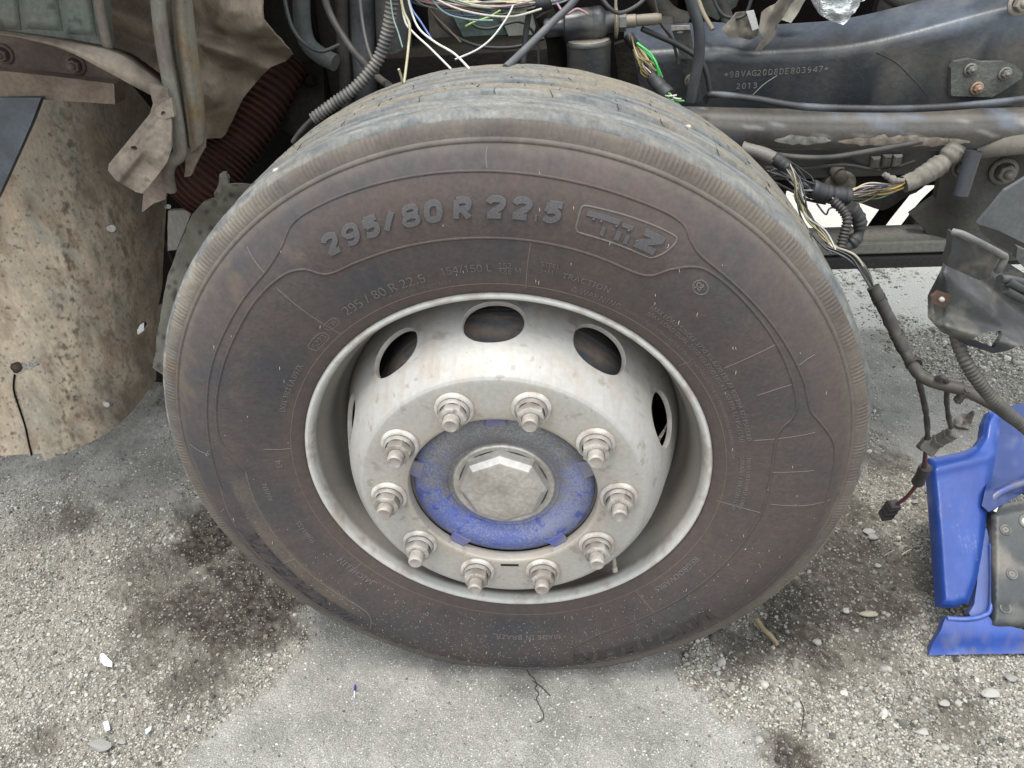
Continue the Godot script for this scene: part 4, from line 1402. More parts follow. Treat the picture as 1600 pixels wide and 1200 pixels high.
# ---------------------------------------------------------------- frame rail, pipes and the engine behind
func build_chassis() -> void:
	var bay_dark := func(p: Vector3) -> Color:  # near-black base, lowered to stand in for shade in the bay
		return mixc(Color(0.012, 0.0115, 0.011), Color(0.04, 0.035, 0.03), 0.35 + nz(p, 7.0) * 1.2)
	# engine bulk: dark, half seen
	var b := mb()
	b.box(Vector3(-0.35, 0.86, -1.2), Vector3(1.35, 1.0, 0.5), 0.02, bay_dark)
	b.box(Vector3(0.0, 1.22, -1.05), Vector3(0.8, 0.18, 0.4), 0.03, bay_dark)
	var shade_slabs := mb()
	shade_slabs.box(Vector3(-1.2, 1.36, -1.05), Vector3(1.7, 0.08, 1.9), 0.02, bay_dark)
	shade_slabs.box(Vector3(0.6, 1.42, -1.08), Vector3(1.9, 0.08, 0.86), 0.02, bay_dark)
	put(shade_slabs, "added_shade_slab", M.dark_matte, truck)  # unseen slabs added overhead to shade the engine bay
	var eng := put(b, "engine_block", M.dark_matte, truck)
	eng.set_meta("label", "near-black engine hidden behind hoses")
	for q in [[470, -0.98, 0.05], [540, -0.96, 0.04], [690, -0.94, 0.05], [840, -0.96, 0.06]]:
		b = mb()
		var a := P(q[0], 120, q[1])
		b.tube(PackedVector3Array([a + Vector3(0, -0.35, 0), a + Vector3(0, 0.1, 0), a + Vector3(0.02, 0.35, 0)]), q[2], 20, bay_dark)
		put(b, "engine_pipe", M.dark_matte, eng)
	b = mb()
	b.box(Vector3(1.1, 1.02, -1.35), Vector3(1.5, 0.36, 0.3), 0.02, bay_dark)
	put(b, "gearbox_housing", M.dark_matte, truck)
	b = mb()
	b.box(Vector3(0.35, 0.58, -1.45), Vector3(0.7, 0.6, 0.3), 0.02, bay_dark)
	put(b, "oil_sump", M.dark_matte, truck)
	# a dark upright plate with a round hole, left of the conduit
	b = mb()
	var ho := []
	for k in 12: ho.append([484 + 13 * cos(TAU * k / 12), 126 + 12 * sin(TAU * k / 12)])
	cut(b, [[455, 100], [505, 100], [508, 190], [470, 220], [440, 200]], func(px, py): return P(px, py, -0.72), Vector3(0, 0, -0.02), bay_dark, 8.0, [ho])
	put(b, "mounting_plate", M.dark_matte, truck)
	# pipes behind the tyre's left shoulder
	b = mb()
	b.tube(px_path([[470, -40, -0.66], [472, 30, -0.66], [480, 66, -0.66], [500, 86, -0.65], [524, 98, -0.64]], 8), 0.016, 14, func(p): return mixc(Color(0.065, 0.085, 0.078), Color(0.1, 0.105, 0.095), 0.5 + nz(p, 14.0)))
	put(b, "coolant_pipe", M.dusty_metal, truck)
	for q in [[535, -0.70, 0.012, 0.08, 0.075, 0.07], [568, -0.72, 0.026, 0.115, 0.115, 0.12], [592, -0.75, 0.016, 0.17, 0.125, 0.095], [616, -0.70, 0.034, 0.09, 0.09, 0.088]]:
		b = mb()
		var c := Color(q[3], q[4], q[5])
		b.tube(px_path([[q[0] - 2, -40, q[1]], [q[0], 60, q[1]], [q[0] + 6, 150, q[1]], [q[0] + 10, 215, q[1]]], 6), q[2], 18, func(p): return c * (0.8 + 0.7 * nz(p, 12.0)))
		put(b, "upright_hose" if q[2] < 0.03 else "damper_tube", M.dark_matte, truck)
	# green casting and pale patch behind the cut wires
	b = mb()
	cut(b, [[705, 20], [770, 26], [812, 70], [760, 74], [725, 60]], func(px, py): return P(px, py, -0.76), Vector3(0, 0, -0.05), func(p): return mixc(Color(0.10, 0.15, 0.13), Color(0.06, 0.08, 0.07), 0.5 + nz(p, 14.0)), 9.0, [], 0.01, 12.0)
	put(b, "green_casting", M.dusty_metal, truck)
	b = mb()
	cut(b, [[668, 10], [705, 15], [735, 70], [690, 78], [672, 60]], func(px, py): return P(px, py, -0.78), Vector3(0, 0, -0.04), func(p): return mixc(Color(0.10, 0.085, 0.07), Color(0.05, 0.045, 0.04), 0.5 + nz(p, 14.0)), 9.0, [], 0.01, 12.0)
	put(b, "heat_shield", M.dusty_metal, truck)
	b = mb()
	cut(b, [[782, 26], [808, 10], [830, 24], [836, 46], [822, 76], [800, 70]], func(px, py): return P(px, py, -0.74), Vector3(0, 0, -0.03), Color(0.22, 0.22, 0.19), 9.0, [], 0.008, 14.0)
	put(b, "pale_cover", M.dirty_plastic, truck)
	b = mb()
	b.box(P(760, 92, -0.72), Vector3(0.42, 0.07, 0.12), 0.012, bay_dark)
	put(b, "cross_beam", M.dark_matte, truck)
	# ---- frame rail: a pressed channel, web towards us, its top flange folded back
	var railc := func(p: Vector3) -> Color:
		var c := mixc(Color(0.018, 0.02, 0.024), Color(0.038, 0.04, 0.045), 0.4 + nz(p, 8.0) * 1.2)
		var dust := sm(0.0, 0.4, nz(p + Vector3(1, 0, 0), 10.0) + 0.15 * nz(p, 60.0))
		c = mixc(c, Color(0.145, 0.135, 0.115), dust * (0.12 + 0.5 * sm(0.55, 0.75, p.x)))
		c = mixc(c, Color(0.13, 0.155, 0.195), sm(0.94, 0.965, p.y) * (0.5 + 0.5 * nz(p, 14.0)))  # sky reflection along the top flange painted in as blue-grey
		if nz(p, 45.0) > 0.42: c = mixc(c, Color(0.25, 0.25, 0.25), 0.4)
		c.a = 1.0
		return c
	b = mb()
	var rows := []
	var n := 60
	var shape := [[0.70, -0.70, 0.0], [0.70, -0.63, 0.0], [0.705, -0.62, 0.0], [0.80, -0.62, 0.0], [0.90, -0.62, 0.5], [0.925, -0.62, 0.8], [0.936, -0.6215, 0.9], [0.944, -0.6255, 1.0], [0.949, -0.634, 1.0], [0.956, -0.655, 1.0], [0.966, -0.685, 1.0], [0.974, -0.71, 1.0], [0.972, -0.716, 1.0], [0.955, -0.70, 1.0], [0.90, -0.68, 0.0]]
	for s in shape:
		var row := PackedVector3Array()
		for i in n + 1:
			var x := lerpf(0.20, 1.75, i / float(n))
			var rise: float = 0.060 * sm(0.55, 0.95, x) * s[2] + (0.012 * sm(0.42, 0.36, x) - 0.006) * s[2]
			row.append(Vector3(x, s[0] + rise, s[1] + 0.012 * sm(0.6, 1.0, x) * s[2]))
		rows.append(row)
	b.grid(rows, railc)
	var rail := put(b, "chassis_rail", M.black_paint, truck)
	rail.set_meta("label", "bare black pressed chassis rail with stamped number")
	var stamp := Color(0.17, 0.165, 0.15)
	var place := func(px: float, py: float, px2: float, py2: float, s: String) -> void:
		var a := P(px, py, -0.6195)
		var c := P(px2, py2, -0.6195)
		var x := 0.0
		var w := a.distance_to(c)
		for k in s.length():
			var bb := mb()
			var at := a.lerp(c, float(k) / s.length())
			text(bb, s[k], 0.0098, false, 0.0012, func(q: Vector3): return at + Vector3(q.x, q.y, q.z), stamp, false)
			put(bb, "stamped_character", M.dusty_metal, rail)
	place.call(1132, 117, 1297, 107, "*9BVAG20D8DE803947*")
	place.call(1151, 135, 1186, 133, "2013")
	b = mb()
	b.tube(px_path([[1173, 152, -0.6195], [1192, 133, -0.6195], [1214, 118, -0.6195]], 4), 0.0008, 5, Color(0.3, 0.3, 0.28))
	b.tube(px_path([[1370, 82, -0.6195], [1400, 98, -0.6195], [1430, 128, -0.6195], [1450, 150, -0.6195]], 4), 0.001, 5, Color(0.02, 0.02, 0.02))
	put(b, "scratch", M.cable, rail)
	# gusset plate on the rail
	b = mb()
	cut(b, [[1486, 150], [1486, 106], [1492, 97], [1515, 92], [1535, 97], [1570, 96], [1590, 104], [1598, 113], [1597, 122], [1565, 144], [1550, 152]], func(px, py): return P(px, py, -0.606), Vector3(0, 0, -0.012), func(p): return mixc(Color(0.075, 0.075, 0.07), Color(0.15, 0.15, 0.135), 0.4 + nz(p, 14.0)), 8.0)
	var gus := put(b, "gusset_plate", M.dusty_metal, truck)
	for q in [[1516, 109, 0.16], [1570, 115, 0.19], [1526, 138, 0.2]]:
		bolt(gus, "bolt", P(q[0], q[1], -0.605), Vector3(0, 0.1, 1), 0.0075, 0.012, Color(q[2], q[2] * 0.95, q[2] * 0.85) if q[1] < 120 else Color(0.3, 0.2, 0.14), M.nut_metal)
	bolt(rail, "bolt", P(1593, 5, -0.60), Vector3(0, 0.1, 1), 0.013, 0.02, Color(0.32, 0.29, 0.24), M.nut_metal)
	# ---- tube under the rail, paint scraped
	var tubec := func(p: Vector3) -> Color:
		var c := mixc(Color(0.06, 0.055, 0.05), Color(0.105, 0.093, 0.078), 0.45 + nz(p, 9.0) * 1.2)
		c = mixc(c, Color(0.13, 0.16, 0.21), sm(0.15, 0.45, nz(p + Vector3(0, 0, 3), 15.0)) * 0.5)
		if nz(p, 40.0) > 0.44: c = mixc(c, Color(0.3, 0.3, 0.28), 0.5)
		return c
	b = mb()
	var t0 := P(1050, 198, -0.53)
	var t1 := P(1640, 200, -0.53)
	b.tube(smooth_path([t0 + (t0 - t1) * 0.4, t0, t0.lerp(t1, 0.3) + Vector3(0, -0.004, 0), t0.lerp(t1, 0.7) + Vector3(0, -0.004, 0), t1, t1 + (t1 - t0) * 0.3], 12), 0.0345, 36, tubec)
	var tub := put(b, "chassis_tube", M.black_paint, truck)
	tub.set_meta("label", "thick black tube with paint scraped to pale metal")
	for q in [[0.27, 0.42, -0.25, 0.009, 0.36, 0.35, 0.31], [0.44, 0.78, -0.3, 0.0105, 0.4, 0.34, 0.28]]:
		b = mb()
		var strips := []
		for m in 6:
			var row := PackedVector3Array()
			for k in 49:
				var f := k / 48.0
				var c := t0.lerp(t1, lerpf(q[0], q[1], f)) + Vector3(0, -0.004, 0)
				var wdt: float = q[3] / 0.0345 * pow(sin(PI * clampf(f, 0.01, 0.99)), 0.6) * (1.0 + 0.7 * nz(c + Vector3(0, m / 5, 0), 40.0))
				var an: float = q[2] + wdt * lerpf(1.0, -1.0, m / 5.0)
				row.append(c + Vector3(0, sin(an), cos(an)) * 0.0351)
			strips.append(row)
		b.grid(strips, func(p): return Color(q[4], q[5], q[6]) * (0.85 + 0.6 * nz(p, 50.0)))
		put(b, "paint_scrape", M.dusty_metal, tub)
	# sheet that closes the underside, dark clutter behind it
	b = mb()
	b.box(Vector3(0.95, 0.69, -0.78), Vector3(1.3, 0.05, 0.26), 0.01, bay_dark)
	put(b, "rail_bottom_flange", M.dark_matte, truck)
	b = mb()
	cut(b, [[1150, 226], [1480, 222], [1500, 250], [1430, 300], [1380, 330], [1300, 305], [1240, 270]], func(px, py): return P(px, py, -0.70), Vector3(0, 0, -0.06), func(p): return mixc(Color(0.09, 0.08, 0.065), Color(0.05, 0.045, 0.04), 0.5 + nz(p, 12.0)), 14.0, [], 0.02, 14.0)
	put(b, "steering_box", M.dusty_metal, truck)
	b = mb()
	b.lathe(catmull([[0.0, 0.03], [0.02, 0.03], [0.03, 0.02], [0.033, 0.0], [0.03, -0.03]], 4), 24, Transform3D(Basis(Vector3.RIGHT, 0.2), P(1308, 283, -0.64)), Color(0.14, 0.125, 0.105))
	b.lathe([[0.0, 0.05], [0.014, 0.05], [0.014, 0.02]], 16, Transform3D(Basis(Vector3.RIGHT, 0.2), P(1304, 258, -0.64)), Color(0.11, 0.1, 0.085))
	put(b, "ball_joint", M.dusty_metal, truck)
	for q in [[1366, 253, 0.10], [1384, 250, 0.08], [1400, 250, 0.14]]:
		b = mb()
		b.box(P(q[0], q[1], -0.62), Vector3(0.016, 0.022, 0.02), 0.003, Color(q[2], q[2] * 0.95, q[2] * 0.85))
		put(b, "pipe_clip", M.dusty_metal, truck)
	# hanger plate on the right
	b = mb()
	var hang := func(p: Vector3) -> Color:
		return mixc(Color(0.085, 0.08, 0.068), Color(0.045, 0.043, 0.039), 0.45 + nz(p, 8.0) * 1.3)
	cut(b, [[1482, 226], [1660, 215], [1660, 405], [1560, 408], [1474, 408], [1445, 360], [1424, 338], [1462, 310], [1472, 268]], func(px, py): return P(px, py, -0.56 - 0.05 * sm(1520, 1440, px)), Vector3(0, 0, -0.02), hang, 14.0, [], 0.004, 10.0)
	var han := put(b, "spring_hanger", M.dusty_metal, truck)
	bolt(han, "bolt", P(1567, 267, -0.558), Vector3(-0.1, 0.1, 1), 0.016, 0.03, Color(0.17, 0.155, 0.13), M.nut_metal)
	bolt(han, "bolt", P(1502, 262, -0.558), Vector3(-0.1, 0.1, 1), 0.012, 0.02, Color(0.12, 0.11, 0.1), M.nut_metal)
	b = mb()
	b.tube(px_path([[1530, 232, -0.52], [1580, 226, -0.50], [1660, 220, -0.5]], 5), 0.018, 12, Color(0.17, 0.155, 0.13))
	put(b, "cross_pipe", M.dusty_metal, truck)
	# spring leaf on the axle
	b = mb()
	var leafc := func(p: Vector3) -> Color:
		return mixc(Color(0.22, 0.215, 0.185), Color(0.13, 0.125, 0.11), 0.4 + nz(p, 12.0) * 1.2)
	var lz := -0.62
	var l0 := P(1200, 378, lz)
	var l1 := P(1500, 372, lz)
	for k in 2:
		b = mb()
		var mid := (l0 + l1) / 2 + Vector3(0, -0.032 * k, 0)
		b.box(mid, Vector3(l0.distance_to(l1) + 0.25, 0.026, 0.085), 0.004, leafc if k == 0 else Color(0.03, 0.027, 0.024))
		put(b, "spring_leaf", M.dusty_metal, truck)
	b = mb()
	b.box(Vector3(0.12, 0.40, -0.75), Vector3(0.16, 0.12, 0.9), 0.02, bay_dark)
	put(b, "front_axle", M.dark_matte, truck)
	# struts in the gap
	for q in [[[1390, 395, -0.9], [1440, 330, -0.85], [1412, 350, -0.9], [1470, 300, -0.84]], [[1345, 390, -0.95], [1375, 345, -0.92], [1400, 320, -0.9], [1410, 300, -0.88]]]:
		b = mb()
		b.tube(px_path(q.slice(0, 2) + [q[3]], 5), 0.018, 10, bay_dark)
		put(b, "steering_link", M.dark_matte, truck)
	# rubber cup and valve by the rail
	var vz := -0.50
	b = mb()
	var vb := Basis(Vector3(0, 0, -1), Vector3(0, 1, 0), Vector3(1, 0.02, 0))
	var v0 := P(880, 42, vz)
	b.lathe(catmull([[0.0, -0.03], [0.014, -0.03], [0.015, 0.0], [0.0235, 0.003], [0.0255, 0.008], [0.0258, 0.045], [0.0265, 0.05], [0.0265, 0.06], [0.0225, 0.066], [0.0185, 0.07], [0.016, 0.085]], 4), 40, Transform3D(vb, v0), func(p): return mixc(Color(0.03, 0.03, 0.032), Color(0.10, 0.095, 0.085), sm(0.0, 0.4, nz(p, 20.0))))
	var val := put(b, "air_valve", M.black_paint, truck)
	var zc := Color(0.30, 0.265, 0.20)
	b = mb()
	b.lathe([[0.013, 0.082], [0.024, 0.084], [0.0245, 0.0875], [0.013, 0.09]], 30, Transform3D(vb, v0), func(p): return mixc(zc, Color(0.2, 0.17, 0.13), 0.4 + nz(p, 30.0)))
	b.prism(PackedVector2Array([Vector2(-0.012, 0.0), Vector2(0.012, 0.0), Vector2(0.016, 0.05), Vector2(-0.006, 0.055)]), Transform3D(vb, v0).translated_local(Vector3(0.0, 0.01, 0.083)), 0.004, 0.0008, zc)
	put(b, "valve_flange", M.nut_metal, val)
	b = mb()
	var hexa := PackedVector2Array()
	for j in 6: hexa.append(Vector2.from_angle(TAU * j / 6.0 + 0.4) * 0.0145)
	b.prism(hexa, Transform3D(vb, v0).translated_local(Vector3(0, 0, 0.09)), 0.012, 0.001, Color(0.17, 0.17, 0.16))
	put(b, "lock_nut", M.nut_metal, val)
	b = mb()
	var th := []
	for k in 10: th.append_array([[0.0105, 0.10 + k * 0.0018], [0.0095, 0.1009 + k * 0.0018]])
	b.lathe(th, 20, Transform3D(vb, v0), Color(0.27, 0.235, 0.18))
	b.lathe([[0.009, 0.118], [0.009, 0.15], [0.007, 0.158], [0.0, 0.158]], 16, Transform3D(vb, v0), Color(0.2, 0.18, 0.135))
	put(b, "threaded_end", M.nut_metal, val)
	b = mb()
	var cp := P(920, 95, -0.49)
	b.lathe(catmull([[0.0, 0.034], [0.029, 0.034], [0.0355, 0.031], [0.0372, 0.026], [0.036, 0.018], [0.0352, -0.06], [0.034, -0.12]], 4), 40, Transform3D(Basis(Vector3(1, 0, 0), Vector3(0, 0, -1), Vector3(0, 1, 0)), cp), func(p: Vector3): return Color(0.21, 0.19, 0.16) if p.y > cp.y + 0.032 else mixc(Color(0.018, 0.018, 0.02), Color(0.05, 0.048, 0.045), 0.5 + nz(p, 12.0)))
	put(b, "rubber_mount", M.black_plastic, truck)
	b = mb()
	b.tube(px_path([[850, 20, -0.53], [868, 60, -0.53], [872, 110, -0.53]], 5), 0.017, 14, bay_dark)
	put(b, "mount_stem", M.dark_matte, truck)
	b = mb()
	cut(b, [[960, 70], [985, 62], [990, 80], [1002, 150], [968, 140]], func(px, py): return P(px, py, -0.56), Vector3(0, 0, -0.02), bay_dark, 9.0)
	put(b, "mount_bracket", M.dark_matte, truck)
	# flat strip bracket with a slotted end
	b = mb()
	var sl := []
	for k in 8: sl.append([1063 + 6 * cos(TAU * k / 8), 51 + 2.6 * sin(TAU * k / 8)])
	cut(b, [[1049, 43], [1078, 41], [1083, 70], [1088, 92], [1064, 92], [1058, 75]], func(px, py): return P(px, py, -0.56), Vector3(0, 0, -0.006), func(p): return mixc(Color(0.08, 0.075, 0.065), Color(0.04, 0.038, 0.035), 0.5 + nz(p, 20.0)), 6.0, [sl])
	cut(b, [[1049, 41], [1078, 40], [1079, 46], [1049, 48]], func(px, py): return P(px, py, -0.552), Vector3(0, 0, -0.006), Color(0.25, 0.24, 0.21), 6.0)
	cut(b, [[1064, 92], [1088, 90], [1094, 118], [1098, 160], [1074, 160]], func(px, py): return P(px, py, -0.58), Vector3(0, 0, -0.01), Color(0.035, 0.034, 0.032), 8.0)
	var stp := put(b, "strip_bracket", M.dusty_metal, truck)
	bolt(stp, "bolt", P(1080, 126, -0.575), Vector3(0, 0, 1), 0.008, 0.01, Color(0.2, 0.17, 0.13), M.dusty_metal)
	# torn sheet bracket on top of the rail
	b = mb()
	var torn := func(p: Vector3) -> Color:
		return mixc(Color(0.26, 0.235, 0.19), Color(0.13, 0.11, 0.09), 0.4 + nz(p, 20.0) * 1.3)
	cut(b, [[1128, 46], [1150, 20], [1170, 18], [1186, 48], [1184, 56], [1172, 62], [1152, 58], [1140, 60]], func(px, py): return P(px, py, -0.60 + 0.02 * sin(px * 0.09)), Vector3(0, 0, -0.004), torn, 6.0, [], 0.01, 30.0)
	cut(b, [[1186, 48], [1190, 20], [1202, 10], [1212, 6], [1240, -30], [1262, -30], [1236, 8], [1214, 40], [1210, 56], [1190, 78], [1181, 80], [1192, 60]], func(px, py): return P(px, py, -0.585 + 0.02 * sin(px * 0.11 + py * 0.05)), Vector3(0, 0, -0.004), torn, 6.0, [], 0.008, 30.0)
	put(b, "torn_bracket", M.dusty_metal, truck)
	b = mb()
	cut(b, [[1166, 18], [1178, 16], [1186, 44], [1176, 48]], func(px, py): return P(px, py, -0.575), Vector3(0, 0, -0.003), Color(0.55, 0.55, 0.52), 6.0)
	put(b, "bright_edge", M.nut_metal, truck)
	b = mb()
	cut(b, [[1218, 30], [1230, 0], [1250, -30], [1262, -10], [1248, 20], [1236, 36]], func(px, py): return P(px, py, -0.66), Vector3(0, 0, -0.01), Color(0.42, 0.4, 0.33), 7.0, [], 0.006, 20.0)
	put(b, "cream_plate", M.dirty_plastic, truck)
	# clutter above the rail, half lost in the dark
	var dim := func(p: Vector3) -> Color: return mixc(Color(0.05, 0.047, 0.04), Color(0.12, 0.105, 0.085), 0.4 + nz(p, 14.0) * 1.3)
	for q in [[[1010, -30, -0.86], [1040, 20, -0.86], [1075, 36, -0.85], 0.02], [[1108, -30, -0.82], [1130, 12, -0.82], [1140, 44, -0.81], 0.012], [[1360, -30, -0.9], [1420, 8, -0.88], [1470, 12, -0.88], 0.016], [[1440, -30, -0.80], [1455, 0, -0.80], [1462, 16, -0.80], 0.010], [[1478, -30, -0.80], [1500, -4, -0.80], [1512, 8, -0.80], 0.012], [[1000, 40, -0.75], [1025, 42, -0.75], [1050, 40, -0.75], 0.018]]:
		b = mb()
		b.tube(px_path([q[0], q[1], q[2]], 6), q[3], 14, dim)
		put(b, "engine_hose", M.dusty_metal, truck)
	b = mb()
	cut(b, [[1090, -20], [1160, -20], [1150, 10], [1120, 30], [1096, 20]], func(px, py): return P(px, py, -0.88 + 0.03 * sin(px * 0.07)), Vector3(0, 0, -0.03), func(p): return mixc(Color(0.07, 0.085, 0.07), Color(0.14, 0.13, 0.10), 0.5 + nz(p, 16.0)), 8.0, [], 0.02, 16.0)
	put(b, "engine_cover", M.dusty_metal, truck)
	b = mb()
	cut(b, [[1380, -30], [1460, -30], [1450, 6], [1420, 20], [1372, 22]], func(px, py): return P(px, py, -0.96), Vector3(0, 0, -0.03), dim, 9.0, [], 0.03, 16.0)
	put(b, "engine_cover", M.dusty_metal, truck)

# ---------------------------------------------------------------- cables, hoses and cut wires: each hangs by itself
func corrugated(b: MB, path: PackedVector3Array, r: float, pitch: float, depth: float, sides: int, col) -> void:
	# even steps along the path
	var len := 0.0
	for i in path.size() - 1: len += path[i].distance_to(path[i + 1])
	var step := pitch / 4.0
	var pts := PackedVector3Array()
	var rad := []
	var want := 0.0
	var run := 0.0
	var k := 0
	for i in path.size() - 1:
		var seg := path[i].distance_to(path[i + 1])
		while want <= run + seg and seg > 0.0:
			pts.append(path[i].lerp(path[i + 1], (want - run) / seg))
			rad.append(r - (depth if k % 4 >= 2 else 0.0))
			k += 1
			want += step
		run += seg
	b.tube(pts, rad, sides, col)

func cable(called: String, list: Array, r: float, col, label: String, category: String, group := "", m := "cable", per := 8) -> MeshInstance3D:
	var b := mb()
	b.tube(px_path(list, per), r, 10, col)
	var o := put(b, called, M[m])
	tag(o, label, category, group)
	return o

func strands(root: Node3D, list: Array, n: int, spread: float, r: float, palette: Array, sd: int, m := "wire") -> void:     # a loose bundle, each wire a part
	var rn := RandomNumberGenerator.new()
	rn.seed = sd
	for k in n:
		var pts := []
		var off := Vector3(rn.randfn(), rn.randfn(), rn.randfn()) * spread
		for q in list:
			off = off * 0.5 + Vector3(rn.randfn(), rn.randfn(), rn.randfn()) * spread * 0.7
			var wide: float = q[3] if q.size() > 3 else 1.0
			pts.append(P(q[0], q[1], q[2]) + off * wide)
		var b := mb()
		b.tube(smooth_path(pts, 7), r * rn.randf_range(0.8, 1.15), 6, palette[rn.randi() % palette.size()])
		put(b, "wire", M[m], root)

func sleeve(root: Node3D, called: String, list: Array, r: float, col, m := "cable", lump := 0.12) -> void:
	var b := mb()
	var path := px_path(list, 10)
	var rad := []
	for i in path.size(): rad.append(r * (1.0 + lump * 1.6 * nz(path[i], 45.0) + lump * 0.5 * nz(path[i], 160.0)))
	b.tube(path, rad, 14, col)
	put(b, called, M[m], root)

func plug(root: Node3D, called: String, a: Vector3, c: Vector3, w: float, h: float, col) -> void:
	var b := mb()
	var z := (c - a).normalized()
	var x := z.cross(Vector3(0.2, 0.3, 1)).normalized()
	b.box((a + c) / 2, Vector3(w, h, a.distance_to(c)), w * 0.14, col, Basis(x, z.cross(x), z))
	for k in 3:
		b.box(a.lerp(c, 0.2 + 0.3 * k), Vector3(w * 1.12, h * 1.12, a.distance_to(c) * 0.08), w * 0.04, col, Basis(x, z.cross(x), z))
	put(b, called, M.black_plastic, root)

func build_cables() -> void:
	var black := Color(0.025, 0.025, 0.027)
	var grey := func(p: Vector3) -> Color: return mixc(Color(0.045, 0.043, 0.042), Color(0.10, 0.092, 0.08), 0.4 + nz(p, 24.0) * 1.2)
	var dusty := func(p: Vector3) -> Color: return mixc(Color(0.028, 0.026, 0.025), Color(0.07, 0.063, 0.055), 0.4 + nz(p, 30.0) * 1.3)
	var cream := Color(0.58, 0.54, 0.42)
	var white := Color(0.62, 0.6, 0.55)
	var b := mb()
	# corrugated conduit that rests on the tyre's left shoulder
	corrugated(b, px_path([[614, -40, -0.36], [612, 10, -0.36], [604, 55, -0.36], [588, 98, -0.355], [555, 137, -0.345], [520, 163, -0.34], [489, 186, -0.335]], 12), 0.0098, 0.0062, 0.0020, 14, func(p): return mixc(Color(0.085, 0.083, 0.085), Color(0.19, 0.175, 0.15), 0.4 + nz(p, 25.0) * 1.2))
	tag(put(b, "corrugated_conduit", M.cable), "grey corrugated conduit curving down onto the left shoulder of the tyre", "conduit")
	cable("thin_cable", [[496, 180, -0.335], [484, 190, -0.335], [470, 205, -0.335], [458, 222, -0.34]], 0.0042, grey, "thin grey cable poking out of the lower end of the corrugated conduit", "cable")
	cable("black_cable", [[498, -40, -0.55], [515, 20, -0.55], [545, 70, -0.52], [570, 100, -0.48], [592, 122, -0.42], [608, 134, -0.36]], 0.006, grey, "dull black cable running diagonally behind the corrugated conduit", "cable")
	# cut wires
	cable("straw_wire", [[622, -30, -0.33], [630, 15, -0.32], [640, 40, -0.31], [638, 75, -0.29], [634, 110, -0.25], [631, 132, -0.22]], 0.0019, Color(0.36, 0.32, 0.2), "dry straw-coloured wire hanging straight onto the tyre tread", "wire", "", "wire")
	cable("straw_wire", [[629, 130, -0.22], [627, 120, -0.215], [623, 108, -0.21]], 0.0016, Color(0.42, 0.38, 0.25), "short bent straw-coloured strand standing on the tyre tread", "wire", "", "wire")
	cable("cut_wire", [[625, -20, -0.34], [632, 30, -0.33], [645, 50, -0.32], [672, 75, -0.29], [705, 108, -0.23]], 0.0015, white, "white cut wire ending on the tread, the left one of a crossing pair", "wire", "white cut wires", "wire")
	cable("cut_wire", [[632, -30, -0.34], [642, 15, -0.34], [655, 45, -0.33], [680, 66, -0.30], [710, 84, -0.26], [734, 108, -0.22]], 0.0016, white, "white cut wire ending on the tread, the right one of a crossing pair", "wire", "white cut wires", "wire")
	cable("cut_wire", [[634, -30, -0.38], [642, 10, -0.38], [658, 35, -0.37], [675, 62, -0.36]], 0.0014, Color(0.12, 0.2, 0.45), "pale blue cut wire hanging behind the white pair", "wire", "", "wire")
	cable("cut_wire", [[608, -20, -0.35], [614, 25, -0.34], [622, 50, -0.33], [629, 74, -0.32]], 0.0011, Color(0.2, 0.3, 0.27), "short teal wire hanging in front of the corrugated conduit", "wire", "", "wire")
	cable("cut_wire", [[802, 8, -0.40], [792, 28, -0.39], [770, 58, -0.37], [745, 78, -0.35], [711, 93, -0.33]], 0.0015, Color(0.5, 0.5, 0.48), "grey-white wire bowing down to the left from the big bundle", "wire", "", "wire")
	cable("cut_wire", [[782, 16, -0.42], [765, 26, -0.42], [742, 34, -0.41], [727, 41, -0.4]], 0.0015, Color(0.3, 0.42, 0.12), "short yellow-green wire end under the big bundle", "wire", "", "wire")
	cable("cut_wire", [[655, -20, -0.42], [676, 20, -0.42], [700, 45, -0.42], [720, 66, -0.42]], 0.0014, Color(0.16, 0.12, 0.08), "thin brown wire drooping behind the white pair", "wire", "", "wire")
	var pal := [Color(0.42, 0.38, 0.3), Color(0.45, 0.43, 0.38), Color(0.2, 0.06, 0.055), Color(0.27, 0.14, 0.06), Color(0.13, 0.2, 0.11), Color(0.07, 0.10, 0.2), Color(0.34, 0.29, 0.1), Color(0.32, 0.19, 0.21), Color(0.12, 0.08, 0.05), Color(0.42, 0.38, 0.28), Color(0.2, 0.2, 0.2), Color(0.40, 0.36, 0.26), Color(0.06, 0.055, 0.05)]
	var h := thing("wiring_bundle", P(780, 10, -0.44), "thick bundle of many coloured cut wires sagging above the tyre", "wiring harness")
	strands(h, [[615, -45, -0.40, 1.6], [660, -14, -0.42, 1.2], [715, 6, -0.43, 0.9], [780, 13, -0.44, 0.7], [835, 8, -0.45, 0.55], [880, -4, -0.46, 0.5], [925, -30, -0.47, 0.8]], 34, 0.0095, 0.0015, pal, 5)
	sleeve(h, "tape_band", [[836, 4, -0.45], [848, 4, -0.452], [858, 0, -0.455]], 0.0125, black)
	cable("grey_cable", [[925, -40, -0.34], [895, 4, -0.33], [862, 36, -0.31], [822, 76, -0.27], [790, 106, -0.22]], 0.0052, func(p): return mixc(Color(0.06, 0.063, 0.07), Color(0.11, 0.113, 0.117), 0.5 + nz(p, 20.0)), "smooth grey cable slanting down to the top of the tyre beside the black valve", "cable")
	# green and cream wires in tape beside the rail
	h = thing("taped_harness", P(1015, 110, -0.50), "torn harness of green, cream and brown wires in black tape beside the rubber cup", "wiring harness")
